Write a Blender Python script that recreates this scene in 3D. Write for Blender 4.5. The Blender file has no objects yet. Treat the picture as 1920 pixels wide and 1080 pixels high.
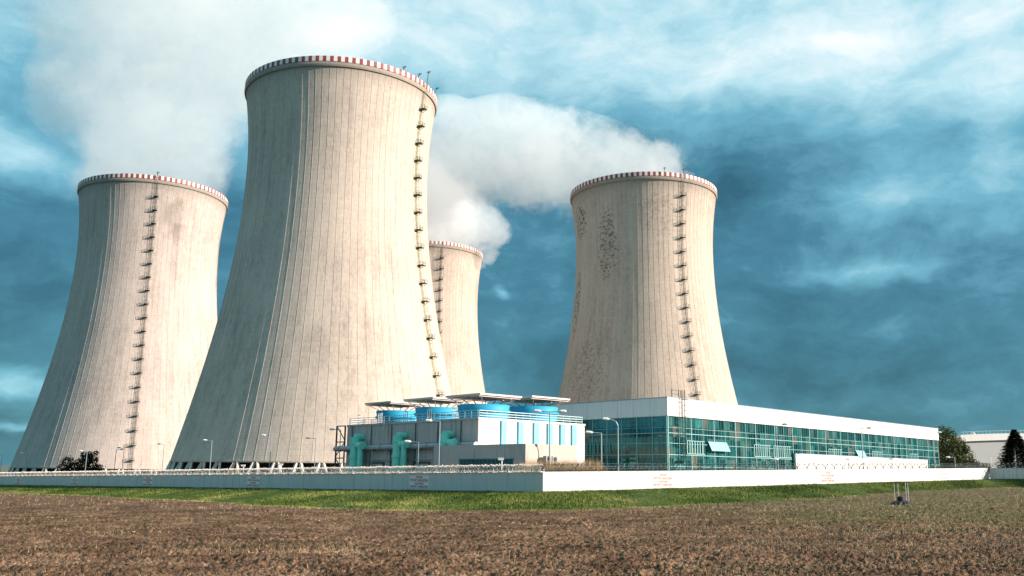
import bpy, bmesh, math, random
import numpy as np
from mathutils import Vector, Matrix
random.seed(7); RS = np.random.RandomState(11)
sc = bpy.context.scene
COL = sc.collection
pi = math.pi

# ------------------------------------------------------------------ camera
F, HOR, ROLL, PPX, CAMZ = 1722.3, 888.3, -0.0104, 984.2, 2.7
PITCH = math.atan((HOR - 540) / F)
cam_d = bpy.data.cameras.new('camera'); cam = bpy.data.objects.new('camera', cam_d); COL.objects.link(cam)
cam_d.sensor_width = 36; cam_d.lens = F / 1920 * 36
cam_d.shift_x = -(PPX - 960) / 1920
cam_d.clip_start = 0.1; cam_d.clip_end = 20000
cam.location = (0, 0, CAMZ)
cam.rotation_euler = (Matrix.Rotation(pi/2 + PITCH, 4, 'X') @ Matrix.Rotation(-ROLL, 4, 'Z')).to_euler()
sc.camera = cam

def ray(px, py):
    a, b = px - PPX, 540 - py
    c, s = math.cos(ROLL), math.sin(ROLL)
    X, Y = (a*c + b*s)/F, (-a*s + b*c)/F
    return Vector((X, math.cos(PITCH) - Y*math.sin(PITCH), math.sin(PITCH) + Y*math.cos(PITCH)))
def at(px, py, D):
    r = ray(px, py); return r*(D/r.y) + Vector((0, 0, CAMZ))

# ------------------------------------------------------------------ materials
def srgb(r, g, b):
    f = lambda c: (c/255/12.92) if c/255 <= .04045 else ((c/255+.055)/1.055)**2.4
    return (f(r), f(g), f(b), 1)
class NT:
    """small node helper"""
    def __init__(s, mat):
        s.t = mat.node_tree; s.n = s.t.nodes; s.l = s.t.links
    def node(s, typ, **kw):
        n = s.n.new(typ)
        for k, v in kw.items():
            if k.startswith('i_'):
                n.inputs[k[2:].replace('_', ' ')].default_value = v
            else: setattr(n, k, v)
        return n
    def set(s, inp, v):
        if isinstance(v, bpy.types.NodeSocket): s.l.new(v, inp)
        else: inp.default_value = v
    def math(s, op, a, b=None, c=None, clamp=False):
        n = s.n.new('ShaderNodeMath'); n.operation = op; n.use_clamp = clamp
        s.set(n.inputs[0], a)
        if b is not None: s.set(n.inputs[1], b)
        if c is not None: s.set(n.inputs[2], c)
        return n.outputs[0]
    def vmath(s, op, a, b=None):
        n = s.n.new('ShaderNodeVectorMath'); n.operation = op
        s.set(n.inputs[0], a)
        if b is not None: s.set(n.inputs[1], b)
        return n.outputs['Value'] if op in ('DISTANCE', 'LENGTH', 'DOT_PRODUCT') else n.outputs[0]
    def noise(s, vec, scale, detail=4, rough=.55, color=False):
        n = s.n.new('ShaderNodeTexNoise'); n.inputs['Scale'].default_value = scale
        n.inputs['Detail'].default_value = detail; n.inputs['Roughness'].default_value = rough
        if vec is not None: s.l.new(vec, n.inputs['Vector'])
        return n.outputs['Color' if color else 'Fac']
    def ramp(s, fac, stops, smooth=False):
        n = s.n.new('ShaderNodeValToRGB')
        if smooth: n.color_ramp.interpolation = 'EASE'
        e = n.color_ramp.elements
        while len(e) < len(stops): e.new(.5)
        for i, (p, c) in enumerate(stops):
            e[i].position = p; e[i].color = c if len(c) == 4 else (*c, 1)
        s.set(n.inputs[0], fac); return n.outputs[0]
    def mix(s, fac, a, b, blend='MIX'):
        n = s.n.new('ShaderNodeMix'); n.data_type = 'RGBA'; n.blend_type = blend
        s.set(n.inputs[0], fac); s.set(n.inputs[6], a); s.set(n.inputs[7], b); return n.outputs[2]
    def mapr(s, v, a, b, c=0., d=1., smooth=True):
        n = s.n.new('ShaderNodeMapRange'); n.interpolation_type = 'SMOOTHSTEP' if smooth else 'LINEAR'
        s.set(n.inputs[0], v); n.inputs[1].default_value = a; n.inputs[2].default_value = b
        n.inputs[3].default_value = c; n.inputs[4].default_value = d; return n.outputs[0]
    def coord(s, which='Object'): return s.n.new('ShaderNodeTexCoord').outputs[which]
    def scale(s, v, xyz):
        n = s.n.new('ShaderNodeMapping'); s.l.new(v, n.inputs[0]); n.inputs['Scale'].default_value = xyz; return n.outputs[0]
    def bump(s, h, dist, strength=1.):
        n = s.n.new('ShaderNodeBump'); n.inputs['Strength'].default_value = strength
        n.inputs['Distance'].default_value = dist; s.l.new(h, n.inputs['Height']); return n.outputs[0]

def newmat(name):
    m = bpy.data.materials.new(name); m.use_nodes = True
    nt = NT(m); b = m.node_tree.nodes['Principled BSDF']
    return m, nt, b
def plain(name, col, rough=.6, metal=0., var=.12, scale=1.5, dirt=None):
    """painted / metal / plaster surface with mottling"""
    m, nt, b = newmat(name)
    co = nt.coord()
    n = nt.noise(co, scale, 6, .6)
    a = tuple(c*(1-var) for c in col[:3]) + (1,); c2 = tuple(min(1, c*(1+var)) for c in col[:3]) + (1,)
    base = nt.mix(n, a, c2)
    if dirt:
        st = nt.noise(nt.scale(co, (1.2, 1.2, .08)), 1.6, 5, .6)
        base = nt.mix(nt.mapr(st, .5, .72, 0, dirt[1]), base, dirt[0])
    nt.l.new(base, b.inputs['Base Color'])
    b.inputs['Roughness'].default_value = rough; b.inputs['Metallic'].default_value = metal
    return m

def concrete_shell(name, seed, tint=(1, 1, 1), stains_shadows=(), patch=.0):
    m, nt, b = newmat(name)
    co = nt.coord(); off = nt.vmath('ADD', co, (seed*37., seed*11., seed*5.))
    big = nt.noise(off, .03, 5, .6)
    streak = nt.noise(nt.scale(off, (.35, .35, .012)), 1., 6, .65)
    fine = nt.noise(nt.scale(off, (1.5, 1.5, .6)), .9, 7, .8)
    sep = nt.n.new('ShaderNodeSeparateXYZ'); nt.l.new(co, sep.inputs[0])
    wob = nt.math('MULTIPLY', nt.noise(off, .15, 2), .4)
    z = nt.math('ADD', sep.outputs[2], wob)
    lift = nt.math('PINGPONG', z, .75)                 # 1.5 m casting lifts
    lift = nt.mapr(lift, 0., .16, 0, 1)
    cell = nt.n.new('ShaderNodeTexWhiteNoise'); cell.noise_dimensions = '2D'
    ang = nt.math('ARCTAN2', sep.outputs[0], nt.math('MULTIPLY', sep.outputs[1], -1.))
    ai = nt.math('FLOOR', nt.math('MULTIPLY', ang, 90/(2*pi)))
    zi = nt.math('FLOOR', nt.math('DIVIDE', z, 1.5))
    cx = nt.n.new('ShaderNodeCombineXYZ'); nt.l.new(ai, cx.inputs[0]); nt.l.new(zi, cx.inputs[1]); nt.l.new(cx.outputs[0], cell.inputs['Vector'])
    v = nt.math('ADD', nt.math('MULTIPLY', big, .45), nt.math('MULTIPLY', streak, .55))
    v = nt.math('ADD', v, nt.math('MULTIPLY', nt.math('SUBTRACT', cell.outputs[0], .5), .05))
    v = nt.math('ADD', v, nt.math('MULTIPLY', nt.math('SUBTRACT', fine, .5), .75))
    t = tint
    base = nt.ramp(v, [(.25, (.295*t[0], .255*t[1], .226*t[2])), (.5, (.485*t[0], .418*t[1], .365*t[2])), (.75, (.60*t[0], .52*t[1], .455*t[2]))])
    base = nt.mix(nt.math('MULTIPLY', nt.math('SUBTRACT', 1., lift), .07), base, (.16, .15, .13, 1))
    # shadow of the rim overhang, painted into the shell colour below it
    top = nt.mapr(nt.math('ADD', sep.outputs[2], nt.math('MULTIPLY', streak, 9.)), 121, 128, 0, .5)
    base = nt.mix(top, base, (.17, .155, .135, 1))
    for (a0, z0, ra, rz, amt, kind) in stains_shadows:
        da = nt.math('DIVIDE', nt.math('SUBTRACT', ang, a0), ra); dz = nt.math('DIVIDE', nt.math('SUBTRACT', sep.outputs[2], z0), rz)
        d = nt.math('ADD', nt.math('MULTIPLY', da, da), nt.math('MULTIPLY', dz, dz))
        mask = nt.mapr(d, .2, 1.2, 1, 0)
        if kind == 'flake':
            fl = nt.noise(nt.scale(off, (.9, .9, 1.3)), .8, 7, .8)
            msk = nt.mapr(nt.math('ADD', fl, nt.math('MULTIPLY', nt.math('SUBTRACT', mask, 1.), .25)), .50, .56, 0, amt)
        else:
            msk = nt.math('MULTIPLY', mask, nt.mapr(nt.noise(off, .12, 5), .35, .7, 0, amt))  # cast shadow painted into the shell colour as a blotchy darkening
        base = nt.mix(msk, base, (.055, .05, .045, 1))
    nt.l.new(base, b.inputs['Base Color']); b.inputs['Roughness'].default_value = .92
    b.inputs['Specular IOR Level'].default_value = .2
    h = nt.math('ADD', fine, nt.math('MULTIPLY', lift, .25))
    nt.l.new(nt.bump(h, .10, .7), b.inputs['Normal'])
    return m

M = {}
M['white_wall'] = plain('white_wall', (.62, .61, .59, 1), .8, var=.05, scale=.4, dirt=((.36, .34, .29, 1), .6))
M['fascia'] = plain('fascia_white', (.76, .735, .70, 1), .7, var=.05, scale=.15, dirt=((.5, .47, .42, 1), .4))
M['concrete'] = plain('concrete', (.40, .375, .335, 1), .9, var=.2, scale=.6, dirt=((.15, .13, .11, 1), .75))
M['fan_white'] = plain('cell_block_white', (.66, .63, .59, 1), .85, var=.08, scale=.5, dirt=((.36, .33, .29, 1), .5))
M['annex_sunlit'] = plain('annex_sunlit_wall', (.50, .42, .37, 1), .85, var=.08, scale=.6, dirt=((.34, .28, .24, 1), .5))  # for the annex's sunlit end wall; sunlight put into the paler pink
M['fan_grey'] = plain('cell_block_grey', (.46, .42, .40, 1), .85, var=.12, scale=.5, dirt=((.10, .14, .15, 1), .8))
M['leg'] = plain('leg_concrete', (.52, .49, .44, 1), .85, var=.12)
M['dark'] = plain('packing_in_shade', (.012, .012, .013, 1), .9)
M['red'] = plain('red_paint', (.27, .045, .04, 1), .6, var=.15)
M['rimwhite'] = plain('white_paint', (.74, .71, .67, 1), .6, var=.06)
M['steel'] = plain('dark_steel', (.045, .07, .058, 1), .55, .3)
M['green_steel'] = plain('green_steel', (.16, .24, .08, 1), .5, .1)
M['blue'] = plain('blue_paint', (.015, .33, .55, 1), .65, var=.12, scale=.7)
M['lightblue'] = plain('light_blue_paint', (.16, .56, .74, 1), .5, var=.08)
M['rail'] = plain('rail_paint', (.42, .60, .62, 1), .5)
M['pipe_green'] = plain('green_pipe_paint', (.22, .74, .60, 1), .4, var=.15, dirt=((.06, .25, .21, 1), .4))
M['pipe_grey'] = plain('grey_cladding', (.36, .37, .38, 1), .35, .5)
M['lamp_steel'] = plain('galvanised_steel', (.28, .36, .40, 1), .5, .3)
M['lamp_white'] = plain('lamp_head_white', (.8, .8, .78, 1), .4)
M['wire'] = plain('galvanised_wire', (.80, .75, .70, 1), .6, .0)
M['dark_steel'] = plain('weathered_bracket', (.10, .13, .14, 1), .6, .2)
M['mullion'] = plain('pale_green_mullion', (.32, .54, .52, 1), .5, .1)
M['mullion_dark'] = plain('dark_green_mullion', (.05, .27, .27, 1), .5, .1)
M['louvre'] = plain('louvre_white', (.24, .45, .45, 1), .45)
M['canopy'] = plain('canopy_sheet', (.60, .52, .47, 1), .5, var=.08)
M['interior'] = plain('interior_panel', (.30, .22, .17, 1), .8, var=.6, scale=.12, dirt=((.02, .06, .06, 1), .8))
M['yellow'] = plain('yellow_crane', (.75, .42, .03, 1), .5)
M['hallgrey'] = plain('pale_cladding', (.40, .41, .40, 1), .6, var=.06, scale=.3)
M['window_dark'] = plain('dark_window', (.006, .05, .06, 1), .15, var=.5)
M['sign_white'] = plain('sign_panel', (.92, .78, .75, 1), .6, var=.04)
M['red_letter'] = plain('red_lettering', (.30, .015, .012, 1), .6)
M['bark'] = plain('bark', (.06, .045, .03, 1), .9)
M['ac'] = plain('air_unit_grey', (.30, .31, .31, 1), .5)
M['marker'] = plain('marker_pole_white', (.62, .60, .58, 1), .5)
M['black'] = plain('black_rubber', (.018, .018, .02, 1), .7)

def glass_mat():
    m, nt, b = newmat('teal_glazing')
    out = m.node_tree.nodes['Material Output']
    tr = nt.node('ShaderNodeBsdfTransparent'); gl = nt.node('ShaderNodeBsdfGlossy'); df = nt.node('ShaderNodeBsdfDiffuse')
    co = nt.coord(); n = nt.noise(nt.scale(co, (.6, .6, .25)), .8, 5, .7)
    tr.inputs[0].default_value = (.62, .88, .88, 1)
    gl.inputs['Roughness'].default_value = .12; gl.inputs[0].default_value = (.45, .75, .8, 1)
    df.inputs[0].default_value = (.03, .20, .21, 1)
    hd = (math.sin(math.radians(43.2)), math.cos(math.radians(43.2)), 0)
    cell = nt.n.new('ShaderNodeTexWhiteNoise'); cell.noise_dimensions = '2D'
    cxy = nt.n.new('ShaderNodeCombineXYZ'); sp = nt.n.new('ShaderNodeSeparateXYZ'); nt.l.new(co, sp.inputs[0])
    nt.l.new(nt.math('FLOOR', nt.math('DIVIDE', nt.vmath('DOT_PRODUCT', co, hd), 1.97)), cxy.inputs[0])
    nt.l.new(nt.math('FLOOR', nt.math('DIVIDE', sp.outputs[2], 1.9)), cxy.inputs[1]); nt.l.new(cxy.outputs[0], cell.inputs['Vector'])
    nt.l.new(nt.ramp(cell.outputs['Value'], [(.0, (.012, .10, .11)), (.45, (.03, .25, .25)), (.75, (.09, .36, .35)), (.92, (.14, .22, .20)), (1., (.24, .20, .16))]), df.inputs[0])
    fac = nt.math('ADD', nt.mapr(n, .38, .7, .02, .35), nt.math('MULTIPLY', nt.math('POWER', cell.outputs['Value'], 2.), .35))
    m1 = nt.node('ShaderNodeMixShader'); nt.l.new(fac, m1.inputs[0]); nt.l.new(tr.outputs[0], m1.inputs[1]); nt.l.new(df.outputs[0], m1.inputs[2])
    fr = nt.node('ShaderNodeFresnel'); fr.inputs[0].default_value = 1.25
    m2 = nt.node('ShaderNodeMixShader'); nt.l.new(nt.math('ADD', fr.outputs[0], .03), m2.inputs[0]); nt.l.new(m1.outputs[0], m2.inputs[1]); nt.l.new(gl.outputs[0], m2.inputs[2])
    nt.l.new(m2.outputs[0], out.inputs['Surface']); nt.n.remove(b)
    return m
M['glass'] = glass_mat()

def foliage(name, dark, light, scale):
    m, nt, b = newmat(name)
    at_ = nt.n.new('ShaderNodeAttribute'); at_.attribute_name = 'rnd'
    n = nt.noise(nt.coord(), scale, 3)
    v = nt.math('ADD', nt.math('MULTIPLY', at_.outputs['Fac'], .5), nt.math('MULTIPLY', n, .5))
    nt.l.new(nt.ramp(v, [(.25, dark), (.75, light)]), b.inputs['Base Color'])
    b.inputs['Roughness'].default_value = .7; b.inputs['Specular IOR Level'].default_value = .2
    return m
M['leaf_dark'] = foliage('leaves_dark', (.012, .018, .010), (.03, .045, .02), .3)
M['leaf_green'] = foliage('leaves_green', (.03, .045, .012), (.13, .15, .035), .35)
M['leaf_conifer'] = foliage('needles_dark', (.008, .014, .010), (.022, .035, .02), .4)
M['leaf_red'] = foliage('leaves_reddish', (.10, .05, .04), (.25, .16, .09), .6)
M['reed'] = foliage('dry_reed', (.22, .13, .06), (.55, .38, .20), .4)
M['hill'] = foliage('far_wood', (.02, .06, .07), (.03, .085, .10), .02)

# ------------------------------------------------------------------ mesh builder
class MB:
    def __init__(s): s.v = []; s.f = []; s.m = []
    def add(s, vs, fs, mi=0):
        o = len(s.v); s.v += [tuple(v) for v in vs]; s.f += [tuple(o+i for i in f) for f in fs]; s.m += [mi]*len(fs); return s
    def hexa(s, p, mi=0):
        return s.add(p, [(0,3,2,1), (4,5,6,7), (0,1,5,4), (1,2,6,5), (2,3,7,6), (3,0,4,7)], mi)
    def box(s, x0, x1, y0, y1, z0, z1, mi=0):
        return s.hexa([(x0,y0,z0), (x1,y0,z0), (x1,y1,z0), (x0,y1,z0), (x0,y0,z1), (x1,y0,z1), (x1,y1,z1), (x0,y1,z1)], mi)
    def bar(s, a, b, w, h=None, mi=0):
        a, b = Vector(a), Vector(b); d = (b-a)
        if d.length < 1e-6: return s
        d.normalize(); h = h or w
        up = Vector((0,0,1)) if abs(d.z) < .95 else Vector((0,1,0))
        x = d.cross(up).normalized()*w/2; y = x.normalized().cross(d).normalized()*h/2
        return s.hexa([a-x-y, a+x-y, a+x+y, a-x+y, b-x-y, b+x-y, b+x+y, b-x+y], mi)
    def tube(s, pts, r, n=8, mi=0, cap=True):
        pts = [Vector(p) for p in pts]; rs = r if isinstance(r, (list, tuple)) else [r]*len(pts)
        vs = []; fs = []; X = None
        for i, p in enumerate(pts):
            d = (pts[min(i+1, len(pts)-1)] - pts[max(i-1, 0)]).normalized()
            if X is None: X = d.cross(Vector((0,0,1)) if abs(d.z) < .9 else Vector((1,0,0))).normalized()
            X = (X - d*X.dot(d)).normalized(); Y = d.cross(X)
            for k in range(n):
                a = 2*pi*k/n; vs.append(p + (X*math.cos(a) + Y*math.sin(a))*rs[i])
        for i in range(len(pts)-1):
            for k in range(n):
                fs.append((i*n+k, i*n+(k+1) % n, (i+1)*n+(k+1) % n, (i+1)*n+k))
        if cap: fs.append(tuple(range(n-1, -1, -1))); fs.append(tuple((len(pts)-1)*n+k for k in range(n)))
        return s.add(vs, fs, mi)
    def lathe(s, prof, c=(0,0), n=48, mi=0):
        vs = []; fs = []
        for r, z in prof:
            for k in range(n):
                a = 2*pi*k/n; vs.append((c[0]+r*math.sin(a), c[1]-r*math.cos(a), z))
        for i in range(len(prof)-1):
            for k in range(n): fs.append((i*n+k, i*n+(k+1) % n, (i+1)*n+(k+1) % n, (i+1)*n+k))
        return s.add(vs, fs, mi)
    def build(s, name, mats, parent=None, smooth=False, loc=None):
        me = bpy.data.meshes.new(name); me.from_pydata(s.v, [], s.f)
        for m in (mats if isinstance(mats, (list, tuple)) else [mats]): me.materials.append(m)
        me.polygons.foreach_set('material_index', s.m)
        if smooth: me.polygons.foreach_set('use_smooth', [True]*len(s.f))
        me.update()
        o = bpy.data.objects.new(name, me); COL.objects.link(o)
        if parent: o.parent = parent
        if loc is not None: o.location = loc
        return o
class Fr:
    """a local frame on the ground: origin, e = along, n = outward"""
    def __init__(s, o, e, n): s.o = Vector((o[0], o[1], 0)); s.e = Vector((e[0], e[1], 0)).normalized(); s.n = Vector((n[0], n[1], 0)).normalized()
    def p(s, a, o, z): return s.o + s.e*a + s.n*o + Vector((0, 0, z))
    def box(s, mb, a0, a1, o0, o1, z0, z1, mi=0):
        return mb.hexa([s.p(a0,o0,z0), s.p(a1,o0,z0), s.p(a1,o1,z0), s.p(a0,o1,z0), s.p(a0,o0,z1), s.p(a1,o0,z1), s.p(a1,o1,z1), s.p(a0,o1,z1)], mi)

def tag(o, label=None, cat=None, group=None, kind=None):
    if label: o['label'] = label
    if cat: o['category'] = cat
    if group: o['group'] = group
    if kind: o['kind'] = kind
    return o
def empty(name, loc=(0,0,0), rz=0, label=None, cat=None, group=None):
    o = bpy.data.objects.new(name, None); COL.objects.link(o); o.location = loc; o.rotation_euler = (0,0,rz)
    o.empty_display_size = 1; return tag(o, label, cat, group)
def copy_tree(o, parent=None):
    c = o.copy(); COL.objects.link(c); c.parent = parent
    for ch in KIDS.get(o.name, list(o.children)): copy_tree(ch, c)
    return c
KIDS = {}
def mesh_np(name, V, Fa, mat, rnd=None, parent=None, tri=True):
    """fast mesh from numpy arrays"""
    k = Fa.shape[1]
    me = bpy.data.meshes.new(name); me.vertices.add(len(V)); me.vertices.foreach_set('co', V.astype(np.float32).ravel())
    me.loops.add(Fa.size); me.loops.foreach_set('vertex_index', Fa.astype(np.int32).ravel())
    me.polygons.add(len(Fa)); me.polygons.foreach_set('loop_start', np.arange(0, Fa.size, k, dtype=np.int32))
    me.polygons.foreach_set('loop_total', np.full(len(Fa), k, dtype=np.int32)) if hasattr(me.polygons[0], 'loop_total') and False else None
    if rnd is not None:
        a = me.attributes.new('rnd', 'FLOAT', 'POINT'); a.data.foreach_set('value', rnd.astype(np.float32))
    me.update(calc_edges=True); me.validate()
    for mm in (mat if isinstance(mat, list) else [mat]): me.materials.append(mm)
    o = bpy.data.objects.new(name, me); COL.objects.link(o)
    if parent: o.parent = parent
    return o

# ------------------------------------------------------------------ noise
def vnoise(x, y, seed=0):
    xi = np.floor(x).astype(np.int64); yi = np.floor(y).astype(np.int64); fx = x-xi; fy = y-yi
    fx = fx*fx*(3-2*fx); fy = fy*fy*(3-2*fy)
    def h(a, b):
        n = (a*374761393 + b*668265263 + seed*974634777) & 0xffffffff
        n = ((n ^ (n >> 13))*1274126177) & 0xffffffff
        return ((n ^ (n >> 16)) & 0xffff)/65535.
    return (h(xi,yi)*(1-fx)+h(xi+1,yi)*fx)*(1-fy) + (h(xi,yi+1)*(1-fx)+h(xi+1,yi+1)*fx)*fy
def fbm(x, y, o=4, seed=0):
    s = 0; a = .5
    for i in range(o): s = s + a*vnoise(x, y, seed+i); x = x*2.03+7.1; y = y*2.03+3.3; a *= .5
    return s/(1-.5**o)

# ------------------------------------------------------------------ terrain
WL = Vector((-138.3, 248.9, -1.92)); WC = Vector((2.46, 114.8, .35)); WR = Vector((99.6, 200.3, 2.32))
dL = (WL-WC).normalized(); WL2 = WC + (WL-WC)*1.35
WR2 = WR + Vector((.737, -.675, .004))*45
wallpts = sorted([(p.x/p.y, p.y) for p in (WL2, WL, WC, WR, WR2)])
fieldz = lambda x, y: .0182*x + .0033*y - 1.5
planez = lambda x, y: .0182*x + .0033*y - .10
bpx = [(-400, 916), (0, 925), (240, 935), (480, 948.5), (640, 957), (850, 960.5), (1060, 959), (1230, 953), (1400, 943.5), (1580, 933), (1700, 923), (1855, 915.5), (1920, 914), (2200, 911)]
bnd = []
for px, py in bpx:
    r = ray(px, py)      # intersect the field plane
    t = (CAMZ + 1.5)/(.0182*r.x + .0033*r.y - r.z); p = r*t
    bnd.append((p.x/p.y, min(p.y, 240)))
bt = np.array([b[0] for b in bnd]); bd = np.array([b[1] for b in bnd])
wt = np.array([w[0] for w in wallpts]); wd = np.array([w[1] for w in wallpts])
def walld(t):   # exact wall distance along bearing t (line segments)
    out = np.full_like(t, 1e9)
    for A, B in ((WL2, WC), (WC, WR), (WR, WR2)):
        ex, ey = B.x-A.x, B.y-A.y
        den = ex - t*ey
        k = (t*A.y - A.x)/np.where(abs(den) < 1e-9, 1e-9, den)
        y = A.y + k*ey
        out = np.where((k >= -.001) & (k <= 1.001) & (y > 0) & (y < out), y, out)
    return np.where(out > 1e8, np.interp(t, wt, wd), out)
def wallz(t, y): return planez(t*y, y)
def sstep(x): x = np.clip(x, 0, 1); return x*x*(3-2*x)
def ground(x, y):
    x = np.asarray(x, float); y = np.asarray(y, float); t = x/np.maximum(y, 1e-3)
    yb = np.interp(t, bt, bd); yw = np.maximum(walld(t), yb+2)
    zf = fieldz(x, y); zw = wallz(t, yw) + .12
    k = (y-yb)/(yw-yb)
    zbank = zf + sstep(k*1.05)*(zw - fieldz(t*yw, yw))
    far = sstep((y-yw)/90.)
    zs = (planez(x, y))*(1-far) + (-1.2)*far
    z = np.where(y < yb, zf, np.where(y < yw, zbank, zs))
    hill = np.where(y > 1200, sstep((y-1200)/1500)*14*fbm(x/700, y/900, 3, 5), 0)
    return z + hill
def g1(x, y): return float(ground(np.array([x]), np.array([y]))[0])

rows = []
y = 2.
while y < 27: rows.append(y); y *= 1.05
while y < 95: rows.append(y); y *= 1.0019
while y < 280: rows.append(y); y *= 1.006
while y < 6000: rows.append(y); y *= 1.07
rows = np.array(rows)
cols = np.concatenate([np.linspace(-4, -.66, 30), np.linspace(-.65, .65, 820), np.linspace(.66, 4, 30)])
T, Y = np.meshgrid(cols, rows); X = T*Y
Z = ground(X, Y)
YB = np.interp(T, bt, bd); YW = np.maximum(walld(T), YB+2)
# clods, ruts and furrows in the tilled field
jx = X + .3*vnoise(X*1.7, Y*1.7, 31); jy = Y + .3*vnoise(X*1.7, Y*1.7, 32)
b1 = 1-abs(2*vnoise(jx*1.3, jy*1.3, 1)-1); b2 = vnoise(jx*4.3, jy*4.3, 2); b3 = vnoise(jx*9., jy*9., 3); b4 = vnoise(X*14, Y*14, 4)
clod = .05*b1 + .09*np.clip(b2-.45, 0, 1)*1.6 + .17*np.clip(b3-.45, 0, 1)*1.5 + .12*b4 + .035*np.sin(Y*4.2+X*.5+2*fbm(X*.1, Y*.1, 2, 77))
clod *= .65 + .7*fbm(X*.22, Y*.22, 3, 9)
fieldmask = (Y < YB-.2)
Z = Z + np.where(fieldmask, clod-.05, 0) - np.where(fieldmask & (T > .28), .35*np.exp(-((Y-61-6*(T-.4))/1.6)**2)*np.clip((T-.28)*8, 0, 1), 0) + np.where(fieldmask, .35*(fbm(X*.07, Y*.22, 3, 14)-.5), 0)
inb = (Y >= YB) & (Y < YW)
Z = Z + np.where(inb, .8*(fbm(X*.13, Y*.13, 4, 20)-.5)*np.clip((Y-YB)/4, 0, 1)*np.clip((YW-Y)/4, 0, 1), 0)
nr, nc = X.shape
V = np.stack([X, Y, Z], -1).reshape(-1, 3)
idx = np.arange(nr*nc).reshape(nr, nc)
Q = np.stack([idx[:-1,:-1], idx[:-1,1:], idx[1:,1:], idx[1:,:-1]], -1)
jit = .8*(vnoise(X*.8, Y*.8, 41)-.5)*2 + 1.2*(fbm(X*.3, Y*.3, 2, 42)-.5)
cls = np.where(Y < YB+jit, 0, np.where(Y < YW, 1, 2))[:-1, :-1]

def soil_mat():
    m, nt, b = newmat('tilled_soil')
    co = nt.coord()
    n1 = nt.noise(co, 9., 6, .7); n2 = nt.noise(co, .35, 4, .6); n3 = nt.noise(nt.scale(co, (.04, .25, 1)), 1., 4, .6)
    v = nt.math('ADD', nt.math('MULTIPLY', n1, .6), nt.math('MULTIPLY', n2, .4))
    c = nt.ramp(v, [(.36, (.042, .024, .015)), (.5, (.145, .083, .050)), (.64, (.40, .25, .155))])
    sx = nt.n.new('ShaderNodeSeparateXYZ'); nt.l.new(co, sx.inputs[0])
    gr = nt.math('MULTIPLY', nt.mapr(sx.outputs[0], 5., 35., 0, .55), nt.mapr(sx.outputs[1], 60., 72., 0, 1))
    c = nt.mix(nt.math('MAXIMUM', nt.mapr(n3, .5, .75, 0, .25), nt.math('MULTIPLY', gr, nt.mapr(n3, .3, .6, .2, 1))), c, (.12, .13, .05, 1))
    nt.l.new(c, b.inputs['Base Color']); b.inputs['Roughness'].default_value = .95; b.inputs['Specular IOR Level'].default_value = .1
    h = nt.math('ADD', nt.noise(co, 14., 5, .7), nt.noise(co, 4., 4, .7))
    nt.l.new(nt.bump(h, .05, 1.), b.inputs['Normal'])
    return m
def grass_mat():
    m, nt, b = newmat('grass')
    co = nt.coord(); n1 = nt.noise(co, .5, 6, .7); n2 = nt.noise(co, 5., 5, .7)
    v = nt.math('ADD', nt.math('MULTIPLY', n1, .6), nt.math('MULTIPLY', n2, .4))
    nt.l.new(nt.ramp(v, [(.3, (.028, .05, .012)), (.5, (.062, .10, .022)), (.72, (.13, .16, .05))]), b.inputs['Base Color'])
    b.inputs['Roughness'].default_value = .9; b.inputs['Specular IOR Level'].default_value = .1
    nt.l.new(nt.bump(n2, .2, 1.), b.inputs['Normal']); return m
M['soil'] = soil_mat(); M['grass'] = grass_mat()
M['site'] = plain('gravel_ground', (.12, .12, .085, 1), .95, var=.4, scale=.2)
def subset(q):
    u, inv = np.unique(q, return_inverse=True); return V[u], inv.reshape(q.shape)
for k, nm, mt in ((0, 'field', 'soil'), (1, 'grass_bank', 'grass'), (2, 'site_ground', 'site')):
    vv, ff = subset(Q[cls == k]); o = mesh_np(nm, vv, ff, M[mt]); tag(o, kind='structure')
    o.data.polygons.foreach_set('use_smooth', [True]*len(o.data.polygons))

# --- stubble, sprouts and grass blades (uncountable)
def blades(name, x, y, h, w, rnd, mat, label, lean=.5, zoff=0.):
    n = len(x); z = ground(x, y) + zoff
    a = RS.uniform(0, 2*pi, n); dx = np.cos(a)*w/2; dy = np.sin(a)*w/2
    l = RS.normal(0, lean, n)*h; la = RS.uniform(0, 2*pi, n)
    P = np.stack([np.stack([x-dx, y-dy, z-.03], -1), np.stack([x+dx, y+dy, z-.03], -1), np.stack([x+np.cos(la)*l, y+np.sin(la)*l, z+h], -1)], 1).reshape(-1, 3)
    o = mesh_np(name, P, np.arange(3*n).reshape(n, 3), mat, np.repeat(rnd, 3))
    return tag(o, label, 'ground cover', kind='stuff')
def bladem(name, stops):
    m, nt, b = newmat(name)
    a = nt.n.new('ShaderNodeAttribute'); a.attribute_name = 'rnd'
    nt.l.new(nt.ramp(a.outputs['Fac'], stops), b.inputs['Base Color']); b.inputs['Roughness'].default_value = .8; b.inputs['Specular IOR Level'].default_value = .15
    return m
def scatter(n, d0, d1):
    inv = RS.uniform(1/d1**1.0, 1/d0**1.0, n); y = 1/inv; t = RS.uniform(-.62, .62, n); return t*y, y, t
x, y, t = scatter(170000, 28, 230)
yb = np.interp(t, bt, bd); keep = y < yb
dens = fbm(x*.06, y*.16, 3, 51) + .55*np.clip(t*2, -.3, .8)*np.exp(-((y-85)/38)**2) + .12*(y/yb > .75)
keep &= RS.uniform(0, 1, len(x)) < np.clip((dens-.30)*1.5, .05, 1)
x, y, t = x[keep], y[keep], t[keep]
green = np.clip((fbm(x*.05, y*.11, 3, 57)-.52)*5 + np.where((t > .12) & (y > 50), .5, 0), 0, 1)
rnd = np.where(RS.uniform(0, 1, len(x)) < green*.75, RS.uniform(.0, .42, len(x)), RS.uniform(.55, 1, len(x)))
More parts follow.
